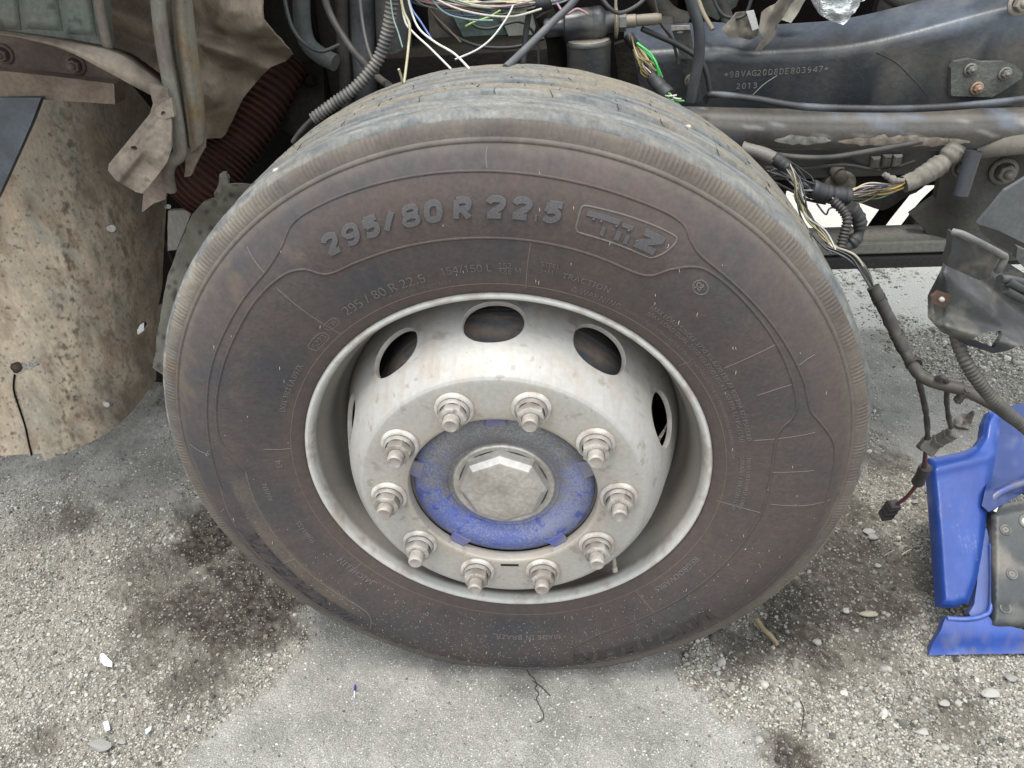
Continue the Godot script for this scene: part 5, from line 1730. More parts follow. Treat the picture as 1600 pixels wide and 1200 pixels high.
	strands(h, [[985, 62, -0.52, 0.5], [998, 88, -0.50, 1.0], [1012, 108, -0.49, 1.1], [1026, 126, -0.48, 0.7]], 16, 0.0075, 0.0015, [Color(0.5, 0.45, 0.33), Color(0.55, 0.52, 0.45), Color(0.12, 0.07, 0.045), Color(0.4, 0.33, 0.14), Color(0.2, 0.14, 0.1)], 8)
	strands(h, [[996, 68, -0.49, 0.4], [1016, 88, -0.475, 0.8], [1026, 106, -0.47, 0.7], [1031, 122, -0.47, 0.5]], 4, 0.004, 0.002, [Color(0.06, 0.5, 0.1), Color(0.08, 0.42, 0.1)], 9)
	sleeve(h, "tape_sleeve", [[1020, 120, -0.48], [1032, 136, -0.46], [1046, 150, -0.44]], 0.0115, Color(0.035, 0.035, 0.038))
	strands(h, [[1042, 146, -0.44, 0.5], [1054, 155, -0.42, 1.0], [1062, 160, -0.42, 1.0]], 6, 0.005, 0.0016, [Color(0.5, 0.48, 0.4), Color(0.08, 0.3, 0.1), Color(0.04, 0.04, 0.04)], 12)
	sleeve(h, "tape_end", [[983, 58, -0.53], [988, 66, -0.52], [994, 74, -0.51]], 0.009, black)
	cable("black_hose", [[1068, -40, -0.47], [1082, 10, -0.47], [1092, 45, -0.47], [1092, 90, -0.475], [1084, 130, -0.48], [1079, 158, -0.485]], 0.0088, func(p): return mixc(Color(0.03, 0.032, 0.037), Color(0.075, 0.078, 0.082), 0.5 + nz(p, 14.0)), "black rubber hose curving down in front of the strip bracket", "hose")
	cable("black_cable", [[1003, 45, -0.50], [1030, 57, -0.51], [1062, 72, -0.52], [1092, 92, -0.52], [1104, 115, -0.52], [1110, 148, -0.52]], 0.0045, black, "thin black cable running from the threaded valve end past the hose", "cable")
	cable("brown_rod", [[1085, -20, -0.66], [1098, 18, -0.64], [1114, 46, -0.62]], 0.004, Color(0.25, 0.21, 0.15), "thin tan rod leaning behind the black hose", "rod")
	cable("air_line", [[1104, 158, -0.50], [1107, 150, -0.485], [1120, 148, -0.478], [1180, 155, -0.475], [1260, 167, -0.473], [1400, 170, -0.472], [1520, 164, -0.472], [1640, 150, -0.474]], 0.006, func(p): return mixc(Color(0.025, 0.025, 0.028), Color(0.08, 0.09, 0.105), sm(0.0, 0.4, nz(p, 12.0))), "glossy black plastic air line lying along the scraped tube", "air line", "", "black_plastic")
	# under the tube
	cable("grey_cable", [[1165, 228, -0.46], [1215, 242, -0.47], [1290, 246, -0.48], [1370, 234, -0.49], [1440, 221, -0.5]], 0.0045, grey, "grey cable sagging just below the scraped tube", "cable")
	h = thing("hanging_harness", P(1300, 390, -0.3), "long black taped harness hanging from under the tube to the blue fender", "wiring harness")
	sleeve(h, "sleeve", [[1160, 232, -0.42], [1185, 238, -0.41], [1210, 248, -0.40]], 0.011, Color(0.15, 0.14, 0.125))
	sleeve(h, "tape_sleeve", [[1208, 245, -0.40], [1222, 256, -0.395], [1231, 262, -0.39]], 0.0105, black)
	strands(h, [[1228, 258, -0.39, 0.6], [1244, 285, -0.38, 0.9], [1250, 310, -0.37, 0.9], [1262, 340, -0.36, 0.8], [1284, 370, -0.35, 0.8], [1302, 390, -0.33, 0.7]], 10, 0.006, 0.0016, [Color(0.4, 0.36, 0.27), Color(0.3, 0.26, 0.12), Color(0.04, 0.04, 0.04), Color(0.03, 0.03, 0.03), Color(0.4, 0.38, 0.33), Color(0.06, 0.06, 0.07)], 14)
	strands(h, [[1296, 386, -0.335, 0.7], [1330, 402, -0.31, 0.7], [1352, 425, -0.29, 0.7], [1368, 456, -0.27, 0.6], [1378, 474, -0.26, 0.5]], 9, 0.0055, 0.0019, [Color(0.03, 0.03, 0.033), Color(0.04, 0.04, 0.045), Color(0.06, 0.065, 0.075), Color(0.3, 0.28, 0.22), Color(0.06, 0.09, 0.13), Color(0.16, 0.17, 0.08), Color(0.03, 0.03, 0.03)], 15)
	sleeve(h, "tape_sleeve", [[1364, 448, -0.268], [1380, 480, -0.255], [1396, 512, -0.24], [1412, 546, -0.22], [1424, 565, -0.205]], 0.0098, dusty)
	sleeve(h, "tape_tail", [[1384, 490, -0.252], [1384, 500, -0.25], [1386, 508, -0.248]], 0.005, black)
	sleeve(h, "sleeve", [[1420, 558, -0.21], [1436, 585, -0.19], [1462, 598, -0.17], [1500, 608, -0.15], [1540, 625, -0.13], [1575, 648, -0.11], [1640, 695, -0.08]], 0.0095, func(p): return mixc(Color(0.045, 0.04, 0.036), Color(0.10, 0.088, 0.075), 0.5 + nz(p, 30.0)), "cable", 0.06)
	sleeve(h, "cable_tie", [[1422, 561, -0.208], [1426, 566, -0.205], [1428, 570, -0.2]], 0.0125, dusty)
	sleeve(h, "branch", [[1432, 582, -0.19], [1440, 612, -0.2], [1446, 640, -0.21], [1449, 668, -0.22], [1449, 700, -0.23]], 0.0046, dusty, "cable", 0.25)
	sleeve(h, "branch", [[1462, 592, -0.165], [1474, 590, -0.158], [1480, 600, -0.16], [1479, 625, -0.18], [1482, 650, -0.2], [1486, 668, -0.215]], 0.0042, dusty, "cable", 0.15)
	plug(h, "clip", P(1494, 628, -0.145), P(1512, 608, -0.14), 0.008, 0.010, Color(0.06, 0.055, 0.05))
	var con := func(p: Vector3) -> Color: return mixc(Color(0.07, 0.064, 0.055), Color(0.12, 0.11, 0.096), 0.5 + nz(p, 40.0))
	h = thing("hanging_connector", P(1449, 740, -0.26), "dusty grey plug and small black socket dangling on thin wires left of the blue fender", "connector")
	plug(h, "plug", P(1442, 702, -0.23), P(1490, 676, -0.215), 0.017, 0.015, con)
	plug(h, "plug_collar", P(1440, 690, -0.225), P(1462, 704, -0.225), 0.024, 0.016, con)
	b = mb()
	b.tube(px_path([[1446, 704, -0.232], [1444, 722, -0.24], [1440, 740, -0.25], [1432, 758, -0.262], [1415, 778, -0.275], [1398, 790, -0.285]], 6), 0.0035, 8, Color(0.05, 0.035, 0.035))
	b.tube(px_path([[1447, 706, -0.232], [1447, 724, -0.24], [1444, 742, -0.25], [1428, 764, -0.262], [1412, 782, -0.275], [1396, 793, -0.285]], 6), 0.0022, 6, Color(0.16, 0.035, 0.045))
	put(b, "wire", M.cable, h)
	sleeve(h, "rubber_boot", [[1446, 730, -0.243], [1440, 742, -0.25], [1434, 754, -0.258]], 0.0105, Color(0.04, 0.036, 0.033))
	plug(h, "socket", P(1398, 786, -0.285), P(1382, 808, -0.30), 0.021, 0.019, Color(0.035, 0.031, 0.028))
	# second harness, grey tape with bright wires
	h = thing("wrapped_harness", P(1400, 280, -0.5), "harness wrapped in frayed grey cloth tape with yellow and red wires showing under the tube", "wiring harness")
	sleeve(h, "cloth_tape", [[1496, 226, -0.48], [1482, 246, -0.475], [1462, 262, -0.47], [1436, 278, -0.465], [1412, 288, -0.46]], 0.017, func(p): return mixc(Color(0.23, 0.215, 0.185), Color(0.15, 0.135, 0.115), 0.5 + nz(p, 40.0) * 1.2), "dirty_plastic", 0.2)
	sleeve(h, "tape_tail", [[1412, 282, -0.452], [1396, 281, -0.45], [1381, 272, -0.45]], 0.006, Color(0.2, 0.19, 0.165), "dirty_plastic", 0.5)
	strands(h, [[1412, 288, -0.46, 0.6], [1385, 297, -0.455, 1.0], [1352, 302, -0.45, 1.15], [1322, 310, -0.445, 0.7]], 24, 0.0078, 0.0015, [Color(0.4, 0.27, 0.05), Color(0.38, 0.32, 0.1), Color(0.18, 0.05, 0.05), Color(0.4, 0.37, 0.3), Color(0.28, 0.17, 0.2), Color(0.1, 0.18, 0.08), Color(0.06, 0.08, 0.17), Color(0.1, 0.075, 0.05), Color(0.38, 0.34, 0.26), Color(0.06, 0.055, 0.05)], 21)
	sleeve(h, "tape_sleeve", [[1325, 308, -0.445], [1308, 305, -0.44], [1288, 302, -0.435], [1266, 294, -0.43]], 0.015, Color(0.03, 0.03, 0.033), "cable", 0.25)
	strands(h, [[1272, 298, -0.43, 0.7], [1250, 284, -0.43, 1.1], [1225, 270, -0.43, 1.1], [1208, 262, -0.43, 1.0]], 9, 0.0085, 0.0017, [Color(0.03, 0.03, 0.03), Color(0.05, 0.05, 0.055), Color(0.16, 0.16, 0.17)], 22)
	b = mb()
	corrugated(b, px_path([[1300, 312, -0.42], [1318, 330, -0.41], [1324, 345, -0.40], [1318, 370, -0.39], [1314, 388, -0.38]], 10), 0.0088, 0.006, 0.0018, 12, Color(0.04, 0.038, 0.037))
	put(b, "conduit_loop", M.cable, h)
	sleeve(h, "tape_loop", [[1328, 324, -0.415], [1342, 342, -0.415], [1342, 364, -0.41], [1330, 380, -0.405], [1318, 388, -0.40]], 0.0115, Color(0.035, 0.033, 0.034), "cable", 0.3)
	b = mb()
	b.tube(px_path([[1300, 309, -0.42], [1312, 320, -0.412], [1322, 332, -0.408]], 5), 0.0013, 6, Color(0.4, 0.36, 0.28))
	put(b, "wire", M.wire, h)
	# cut pipe end
	b = mb()
	var a := P(1522, 236, -0.45)
	var c := P(1500, 305, -0.44)
	b.tube(PackedVector3Array([a, a.lerp(c, 0.5), c]), 0.0125, 16, func(p): return mixc(Color(0.025, 0.028, 0.033), Color(0.05, 0.053, 0.06), 0.5 + nz(p, 20.0)), false)
	b.tube(PackedVector3Array([c, a.lerp(c, 0.7)]), 0.0098, 16, Color(0.01, 0.01, 0.01), true)
	tag(put(b, "cut_hose", M.black_plastic), "black hose end cut open, hanging before the spring hanger plate", "hose")
	cable("black_hose", [[1432, 330, -0.72], [1418, 360, -0.72], [1406, 392, -0.72]], 0.011, dusty, "dark hose slanting through the bright gap under the wrapped harness", "hose")
	# conduit on the right
	b = mb()
	corrugated(b, px_path([[1490, 490, -0.075], [1494, 520, -0.05], [1502, 550, -0.02], [1520, 584, -0.01], [1548, 620, -0.01], [1580, 650, -0.02], [1640, 700, -0.03]], 12), 0.0088, 0.0058, 0.0018, 14, func(p): return mixc(Color(0.045, 0.042, 0.038), Color(0.10, 0.09, 0.074), 0.45 + nz(p, 30.0)))
	tag(put(b, "corrugated_conduit", M.cable), "dusty corrugated conduit dropping from the black plastic bracket over the blue fender", "conduit")
	b = mb()
	cut(b, [[1262, -40], [1358, -40], [1350, 0], [1338, 14], [1328, 30], [1316, 38], [1300, 34], [1280, 22], [1268, 2]], func(px, py): return P(px, py, -0.56 + 0.035 * sin((px - 1262) * 0.033)), Vector3(0, 0, -0.01), Color(0.6, 0.62, 0.62), 6.0, [], 0.028, 26.0)
	tag(put(b, "foil_wrap", M.foil), "crumpled silvery foil wrap hanging over the chassis rail", "foil")
	# more thin cables lost in the engine bay, each by itself
	var rn := RandomNumberGenerator.new()
	rn.seed = 61
	var more := [
		[[[440, -30, -0.58], [452, 30, -0.56], [470, 62, -0.55], [500, 80, -0.56], [530, 70, -0.58]], 0.0035, Color(0.05, 0.05, 0.05), "thin dark cable looping beside the green coolant pipe", "cable"],
		[[[560, -30, -0.52], [566, 30, -0.5], [575, 75, -0.47], [590, 112, -0.42]], 0.0028, Color(0.09, 0.085, 0.08), "thin grey cable dropping straight behind the corrugated conduit", "cable"],
		[[[660, -20, -0.5], [690, 40, -0.52], [740, 70, -0.54], [800, 74, -0.55], [850, 60, -0.56]], 0.003, Color(0.03, 0.03, 0.03), "thin black cable drooping across the green casting", "cable"],
		[[[700, -20, -0.47], [730, 30, -0.47], [760, 45, -0.47], [812, 34, -0.48], [838, 60, -0.5], [842, 100, -0.5]], 0.0022, Color(0.04, 0.04, 0.04), "slim black wire hanging in a bow below the big bundle", "wire"],
		[[[828, 10, -0.46], [822, 50, -0.46], [818, 98, -0.45]], 0.005, Color(0.025, 0.025, 0.027), "short black strap hanging from the tape band of the big bundle", "strap"],
		[[[930, -20, -0.42], [950, 10, -0.41], [970, 20, -0.42], [1000, 5, -0.44], [1020, -20, -0.46]], 0.003, Color(0.05, 0.045, 0.04), "dark wire bowing over the black valve", "wire"],
		[[[1018, -20, -0.55], [1030, 30, -0.56], [1050, 62, -0.57], [1060, 100, -0.57]], 0.0028, Color(0.08, 0.07, 0.06), "dull brown wire running down to the strip bracket", "wire"],
		[[[1110, -30, -0.6], [1118, 6, -0.6], [1135, 26, -0.6], [1165, 22, -0.6], [1180, -30, -0.6]], 0.003, Color(0.04, 0.04, 0.042), "dark wire looping behind the torn bracket", "wire"],
		[[[1195, 262, -0.5], [1260, 262, -0.55], [1320, 258, -0.6], [1380, 266, -0.62], [1430, 252, -0.6]], 0.0032, Color(0.06, 0.055, 0.048), "thin dusty pipe crossing before the steering box", "pipe"],
		[[[1210, 285, -0.45], [1240, 300, -0.45], [1262, 312, -0.44], [1290, 318, -0.44]], 0.0024, Color(0.03, 0.03, 0.03), "thin black wire trailing from the wrapped harness towards the tyre", "wire"],
		[[[1276, 318, -0.42], [1290, 335, -0.41], [1296, 326, -0.41], [1310, 322, -0.42]], 0.0016, Color(0.04, 0.04, 0.04), "wiry black loop under the tape of the wrapped harness", "wire"],
		[[[870, 5, -0.43], [884, 22, -0.42], [902, 14, -0.42], [918, 22, -0.42]], 0.0018, Color(0.34, 0.2, 0.24), "pink wire end curling over the black valve", "wire"],
		[[[650, -20, -0.40], [700, 8, -0.395], [748, 22, -0.395], [800, 26, -0.40], [846, 14, -0.42]], 0.0017, Color(0.45, 0.42, 0.36), "cream wire sagging lowest of the big bundle", "wire"],
		[[[655, -30, -0.41], [690, 16, -0.40], [730, 30, -0.40], [770, 32, -0.41]], 0.0014, Color(0.22, 0.32, 0.3), "pale teal wire sagging under the left end of the big bundle", "wire"]]
	for q in more: cable(q[4].replace(" ", "_"), q[0], q[1], q[2], q[3], q[4])
	# cable clips and frayed copper on the hanging harness
	for q in [[1402, 524, -0.235], [1374, 468, -0.262]]:
		sleeve(truck.get_parent().get_node("hanging_harness"), "cable_tie", [[q[0] - 2, q[1] - 4, q[2]], [q[0], q[1], q[2]], [q[0] + 2, q[1] + 4, q[2]]], 0.0112, Color(0.03, 0.028, 0.027), "cable", 0.05)

# ---------------------------------------------------------------- loose parts: plastic bracket, blue fender, litter
func build_loose() -> void:
	var bz := -0.02
	var pl := func(p: Vector3) -> Color:
		var c := mixc(Color(0.032, 0.033, 0.035), Color(0.065, 0.065, 0.064), 0.45 + nz(p, 10.0) * 1.2)
		return mixc(c, Color(0.17, 0.158, 0.13), sm(0.05, 0.5, nz(p + Vector3(4, 0, 0), 15.0) + 0.4 * nz(p, 60.0)) * 0.5)
	var h := thing("plastic_bracket", P(1540, 460, bz), "broken black plastic lamp bracket hanging in at the right edge", "bracket")
	var b := mb()
	# face that looks at us, with a window
	cut(b, [[1477, 414], [1489, 385], [1530, 398], [1561, 405], [1582, 414], [1600, 426], [1660, 456], [1660, 560], [1600, 536], [1575, 548], [1554, 552], [1519, 541], [1477, 520], [1455, 497], [1456, 463], [1468, 437]], func(px, py):
		var z := bz
		var across: float = (px - 1480.0) * 0.62 - (py - 440.0) * 0.78      # over the fold
		z -= 0.045 * sm(0.0, 70.0, across)
		z += 0.020 * exp(-pow((py - 505.0 - (px - 1455.0) * 0.28) / 14.0, 2.0))
		z -= 0.022 * sm(1482, 1455, px)
		z -= 0.018 * exp(-pow((across - 30.0) / 16.0, 2.0))
		return P(px, py, z), Vector3(-0.002, -0.002, -0.005), pl, 6.0, [[[1519, 530], [1540, 519], [1565, 517], [1566, 524], [1554, 543]]], 0.003, 16.0, 1)
	put(b, "bracket_body", M.black_plastic, h)
	# folded socket on top
	b = mb()
	cut(b, [[1489, 366], [1561, 399], [1547, 433], [1530, 438], [1478, 415], [1486, 392]], func(px, py): return P(px, py, bz + 0.022 - 0.006 * sm(0, 30, py - 405.0)), Vector3(0, 0, -0.016), pl, 7.0)
	put(b, "bracket_socket", M.black_plastic, h)
	b = mb()
	b.tube(px_path([[1488, 362, bz + 0.02], [1504, 366, bz + 0.026], [1536, 382, bz + 0.03], [1562, 396, bz + 0.026], [1570, 402, bz + 0.02], [1564, 416, bz + 0.02], [1558, 424, bz + 0.016]], 8), 0.0042, 8, func(p): return mixc(Color(0.07, 0.073, 0.074), Color(0.14, 0.136, 0.126), 0.5 + nz(p, 20.0)))
	put(b, "bracket_lip", M.black_plastic, h)
	b = mb()
	cut(b, [[1456, 464], [1466, 456], [1486, 462], [1482, 478], [1472, 480], [1455, 472]], func(px, py): return P(px, py, bz + 0.006), Vector3(0, 0, -0.005), func(p): return mixc(Color(0.13, 0.075, 0.05), Color(0.07, 0.045, 0.035), 0.5 + nz(p, 40.0)), 5.0)
	b.lathe([[0.0, 0.0035], [0.0028, 0.0035], [0.0032, 0.0]], 12, Transform3D(Basis.IDENTITY, P(1471, 467, bz + 0.007)), Color(0.55, 0.53, 0.5))
	put(b, "metal_clip", M.nut_metal, h)
	for q in [[[1575, 440], [1600, 452], [1660, 478]], [[1570, 452], [1600, 468], [1660, 494]], [[1562, 436], [1592, 440], [1660, 462]]]:
		b = mb()
		b.tube(px_path([[q[0][0], q[0][1], bz + 0.008], [q[1][0], q[1][1], bz - 0.002], [q[2][0], q[2][1], bz - 0.02]], 6), 0.0055, 8, pl)
		put(b, "bracket_rib", M.black_plastic, h)
	# second plastic piece above it
	h = thing("plastic_cover", P(1580, 330, -0.08), "broad dark grey plastic cover hanging above the broken lamp bracket", "cover")
	b = mb()
	cut(b, [[1660, 240], [1600, 280], [1570, 298], [1534, 342], [1528, 350], [1560, 360], [1600, 380], [1660, 400]], func(px, py): return P(px, py, -0.12 + 0.0002 * (1600 - px)), Vector3(0, 0, -0.006), func(p): return mixc(Color(0.07, 0.076, 0.083), Color(0.105, 0.105, 0.102), 0.4 + nz(p, 12.0)), 10.0, [], 0.003, 16.0)
	put(b, "cover_face", M.black_plastic, h)
	b = mb()
	cut(b, [[1528, 350], [1560, 360], [1600, 380], [1660, 400], [1660, 428], [1592, 400], [1560, 385], [1536, 366]], func(px, py): return P(px, py, -0.125 - 0.001 * (py - 350)), Vector3(0, 0, -0.005), func(p): return mixc(Color(0.08, 0.078, 0.07), Color(0.13, 0.12, 0.10), 0.5 + nz(p, 12.0)), 9.0)
	put(b, "cover_edge", M.black_plastic, h)
	b = mb()
	cut(b, [[1590, 386], [1612, 396], [1640, 420], [1600, 418], [1588, 404]], func(px, py): return P(px, py, -0.10), Vector3(0, 0, -0.01), Color(0.1, 0.1, 0.1), 9.0)
	put(b, "cover_tab", M.black_plastic, h)
	# ---- blue fender on the ground, leaning back
	var o := Vector3(0.75, 0.0, -0.053)
	var up := Vector3(0.02, 0.17, -0.25).normalized()
	var nrm := Vector3(0, 0.25, 0.17).normalized()
	var blue := func(p: Vector3) -> Color:
		var c := mixc(Color(0.016, 0.056, 0.265), Color(0.012, 0.04, 0.205), 0.45 + nz(p, 7.0) * 1.1)
		c = mixc(c, Color(0.16, 0.20, 0.36), sm(0.2, 0.6, nz(p + Vector3(5, 0, 0), 12.0) * 0.7 + 0.45 * fb.get_noise_3d(p.x * 260.0, p.y * 9.0, p.z * 9.0)) * 0.6)
		c = mixc(c, Color(0.17, 0.14, 0.105), sm(0.06, 0.0, p.y) * sm(-0.2, 0.35, nz(p, 26.0)) * 0.55)
		c.a = 1.0
		return c
	var fp := func(px: float, py: float, hgt: float) -> Vector3: return PL(px, py, o + nrm * hgt, nrm)
	h = thing("blue_fender", Vector3(0.8, 0, -0.06), "broken bright blue plastic fender corner lying on the gravel at the right edge", "fender")
	# the upright member: a rounded pressing whose shoulder rises at the back
	b = mb()
	var out := [[1451, 716], [1478, 711], [1505, 705], [1524, 697], [1535, 682], [1538, 660], [1545, 643], [1556, 640], [1564, 650], [1562, 680], [1554, 722], [1546, 770], [1538, 840], [1527, 905], [1514, 941], [1490, 949], [1469, 947], [1464, 880], [1458, 800]]
	var outline := PackedVector2Array()
	for q in out: outline.append(Vector2(q[0], q[1]))
	var edge_d := func(px: float, py: float) -> float:
		var d := 1e9
		for i in outline.size(): d = minf(d, Vector2(px, py).distance_to(Geometry2D.get_closest_point_to_segment(Vector2(px, py), outline[i], outline[(i + 1) % outline.size()])))
		return d
	cut(b, out, func(px, py):
		var e: float = edge_d.call(px, py)
		var k := 1.0 - clampf(e / 13.0, 0.0, 1.0)
		var top := 0.006 * exp(-pow((py - (738.0 - (px - 1451.0) * 0.25)) / 9.0, 2.0))
		return fp.call(px, py, 0.040 - 0.016 * k * k - 0.012 * sm(1515.0, 1562.0, px) + top), -nrm * 0.022, blue, 6.0, [], 0.0012, 20.0, 1)
	put(b, "fender_upright", M.blue_plastic, h)
	b = mb()
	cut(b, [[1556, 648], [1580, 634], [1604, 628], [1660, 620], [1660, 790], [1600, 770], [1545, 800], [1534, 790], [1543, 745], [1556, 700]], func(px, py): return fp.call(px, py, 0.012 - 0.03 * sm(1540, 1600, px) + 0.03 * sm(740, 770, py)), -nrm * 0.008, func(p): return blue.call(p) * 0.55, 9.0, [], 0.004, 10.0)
	put(b, "fender_inner", M.blue_plastic, h)
	b = mb()
	b.tube(smooth_path([fp.call(1541, 788, 0.03), fp.call(1560, 770, 0.034), fp.call(1600, 754, 0.036), fp.call(1660, 745, 0.036)], 8), 0.008, 10, func(p): return mixc(Color(0.03, 0.055, 0.2), Color(0.10, 0.10, 0.14), 0.5 + nz(p, 24.0)))
	put(b, "fender_rib", M.blue_plastic, h)
	# narrow strip between the split and the cover
	b = mb()
	cut(b, [[1530, 838], [1542, 826], [1547, 850], [1548, 900], [1548, 955], [1542, 972], [1524, 974], [1514, 958], [1522, 945], [1527, 910]], func(px, py): return fp.call(px, py, 0.012), -nrm * 0.02, func(p): return mixc(blue.call(p), Color(0.13, 0.16, 0.3), 0.4), 7.0)
	put(b, "fender_strip", M.blue_plastic, h)
	# foot
	b = mb()
	cut(b, [[1480, 963], [1510, 964], [1540, 956], [1552, 972], [1600, 984], [1660, 982], [1660, 1020], [1600, 1021], [1530, 1022], [1451, 1024], [1456, 1008], [1470, 985], [1476, 968]], func(px, py): return fp.call(px, py, 0.004 + 0.018 * sm(1022, 985, py) - 0.004 * sm(975, 962, py)), -nrm * 0.02, blue, 8.0)
	put(b, "fender_foot", M.blue_plastic, h)
	b = mb()
	b.tube(smooth_path([fp.call(1480, 966, 0.02), fp.call(1512, 967, 0.022), fp.call(1535, 962, 0.022), fp.call(1548, 950, 0.02), fp.call(1550, 900, 0.018), fp.call(1549, 850, 0.018)], 8), 0.0042, 10, func(p): return mixc(Color(0.03, 0.08, 0.33), Color(0.12, 0.16, 0.33), 0.4 + nz(p, 30.0)))
	put(b, "fender_lip", M.blue_plastic, h)
	# dark cover plate with screws
	h = thing("step_plate", Vector3(0.86, 0.02, -0.1), "scuffed charcoal plastic step plate with screw holes set in the blue fender", "step plate")
	var dark := func(p: Vector3) -> Color:
		var c := mixc(Color(0.03, 0.034, 0.038), Color(0.058, 0.061, 0.061), 0.45 + nz(p, 9.0) * 1.2)
		return mixc(c, Color(0.19, 0.17, 0.14), sm(0.04, 0.4, nz(p + Vector3(9, 0, 0), 10.0)) * 0.6 * sm(0.03, 0.10, p.y))
	b = mb()
	var shape := [[1548, 798], [1556, 790], [1600, 782], [1660, 776], [1660, 975], [1600, 980], [1562, 982], [1552, 976], [1548, 962], [1550, 900], [1550, 850]]
	cut(b, shape, func(px, py):
		var e: float = minf(minf(px - 1547.0, py - (798 - (px - 1548) * 0.2)), 982.0 - py)
		return fp.call(px, py, 0.022 + 0.012 * sm(0, 9, e) - 0.004 * sm(942, 950, py)), -nrm * 0.02, dark, 6.0)
	put(b, "plate_body", M.black_plastic, h)
	for q in [[1571, 828, 0.0105, 0], [1603, 815, 0.013, 1], [1581, 897, 0.0105, 0], [1571, 950, 0.0105, 2]]:
		b = mb()
		var z := nrm
		var tf := Transform3D(Basis(Vector3.RIGHT, z.cross(Vector3.RIGHT).normalized(), z), fp.call(q[0], q[1], 0.034 - (0.004 if q[1] > 942 else 0.0)))
		var r: float = q[2]
		b.lathe(catmull([[r, -0.001], [r * 0.95, 0.0018], [r * 0.8, 0.0022], [r * 0.62, 0.0004]], 3), 24, tf, func(p): return mixc(Color(0.2, 0.19, 0.17), Color(0.09, 0.09, 0.09), 0.4 + nz(p, 40.0)))
		if q[3] == 2: b.lathe([[r * 0.62, 0.0006], [r * 0.6, -0.0005], [0.0, -0.0006]], 20, tf, Color(0.008, 0.008, 0.008))
		else: b.lathe(catmull([[r * 0.62, 0.0004], [r * 0.5, 0.0016], [r * 0.16, 0.0014], [r * 0.12, 0.0002], [0, 0.0]], 3), 20, tf, Color(0.42, 0.41, 0.38) if q[3] == 1 else Color(0.16, 0.155, 0.14))
		put(b, "screw_hole" if q[3] == 2 else "screw", M.nut_metal, h)
	b = mb()
	cut(b, [[1552, 798], [1560, 792], [1557, 800]], func(px, py): return fp.call(px, py, 0.036), -nrm * 0.003, Color(0.6, 0.58, 0.52), 4.0)
	put(b, "paper_scrap", M.dirty_plastic, h)

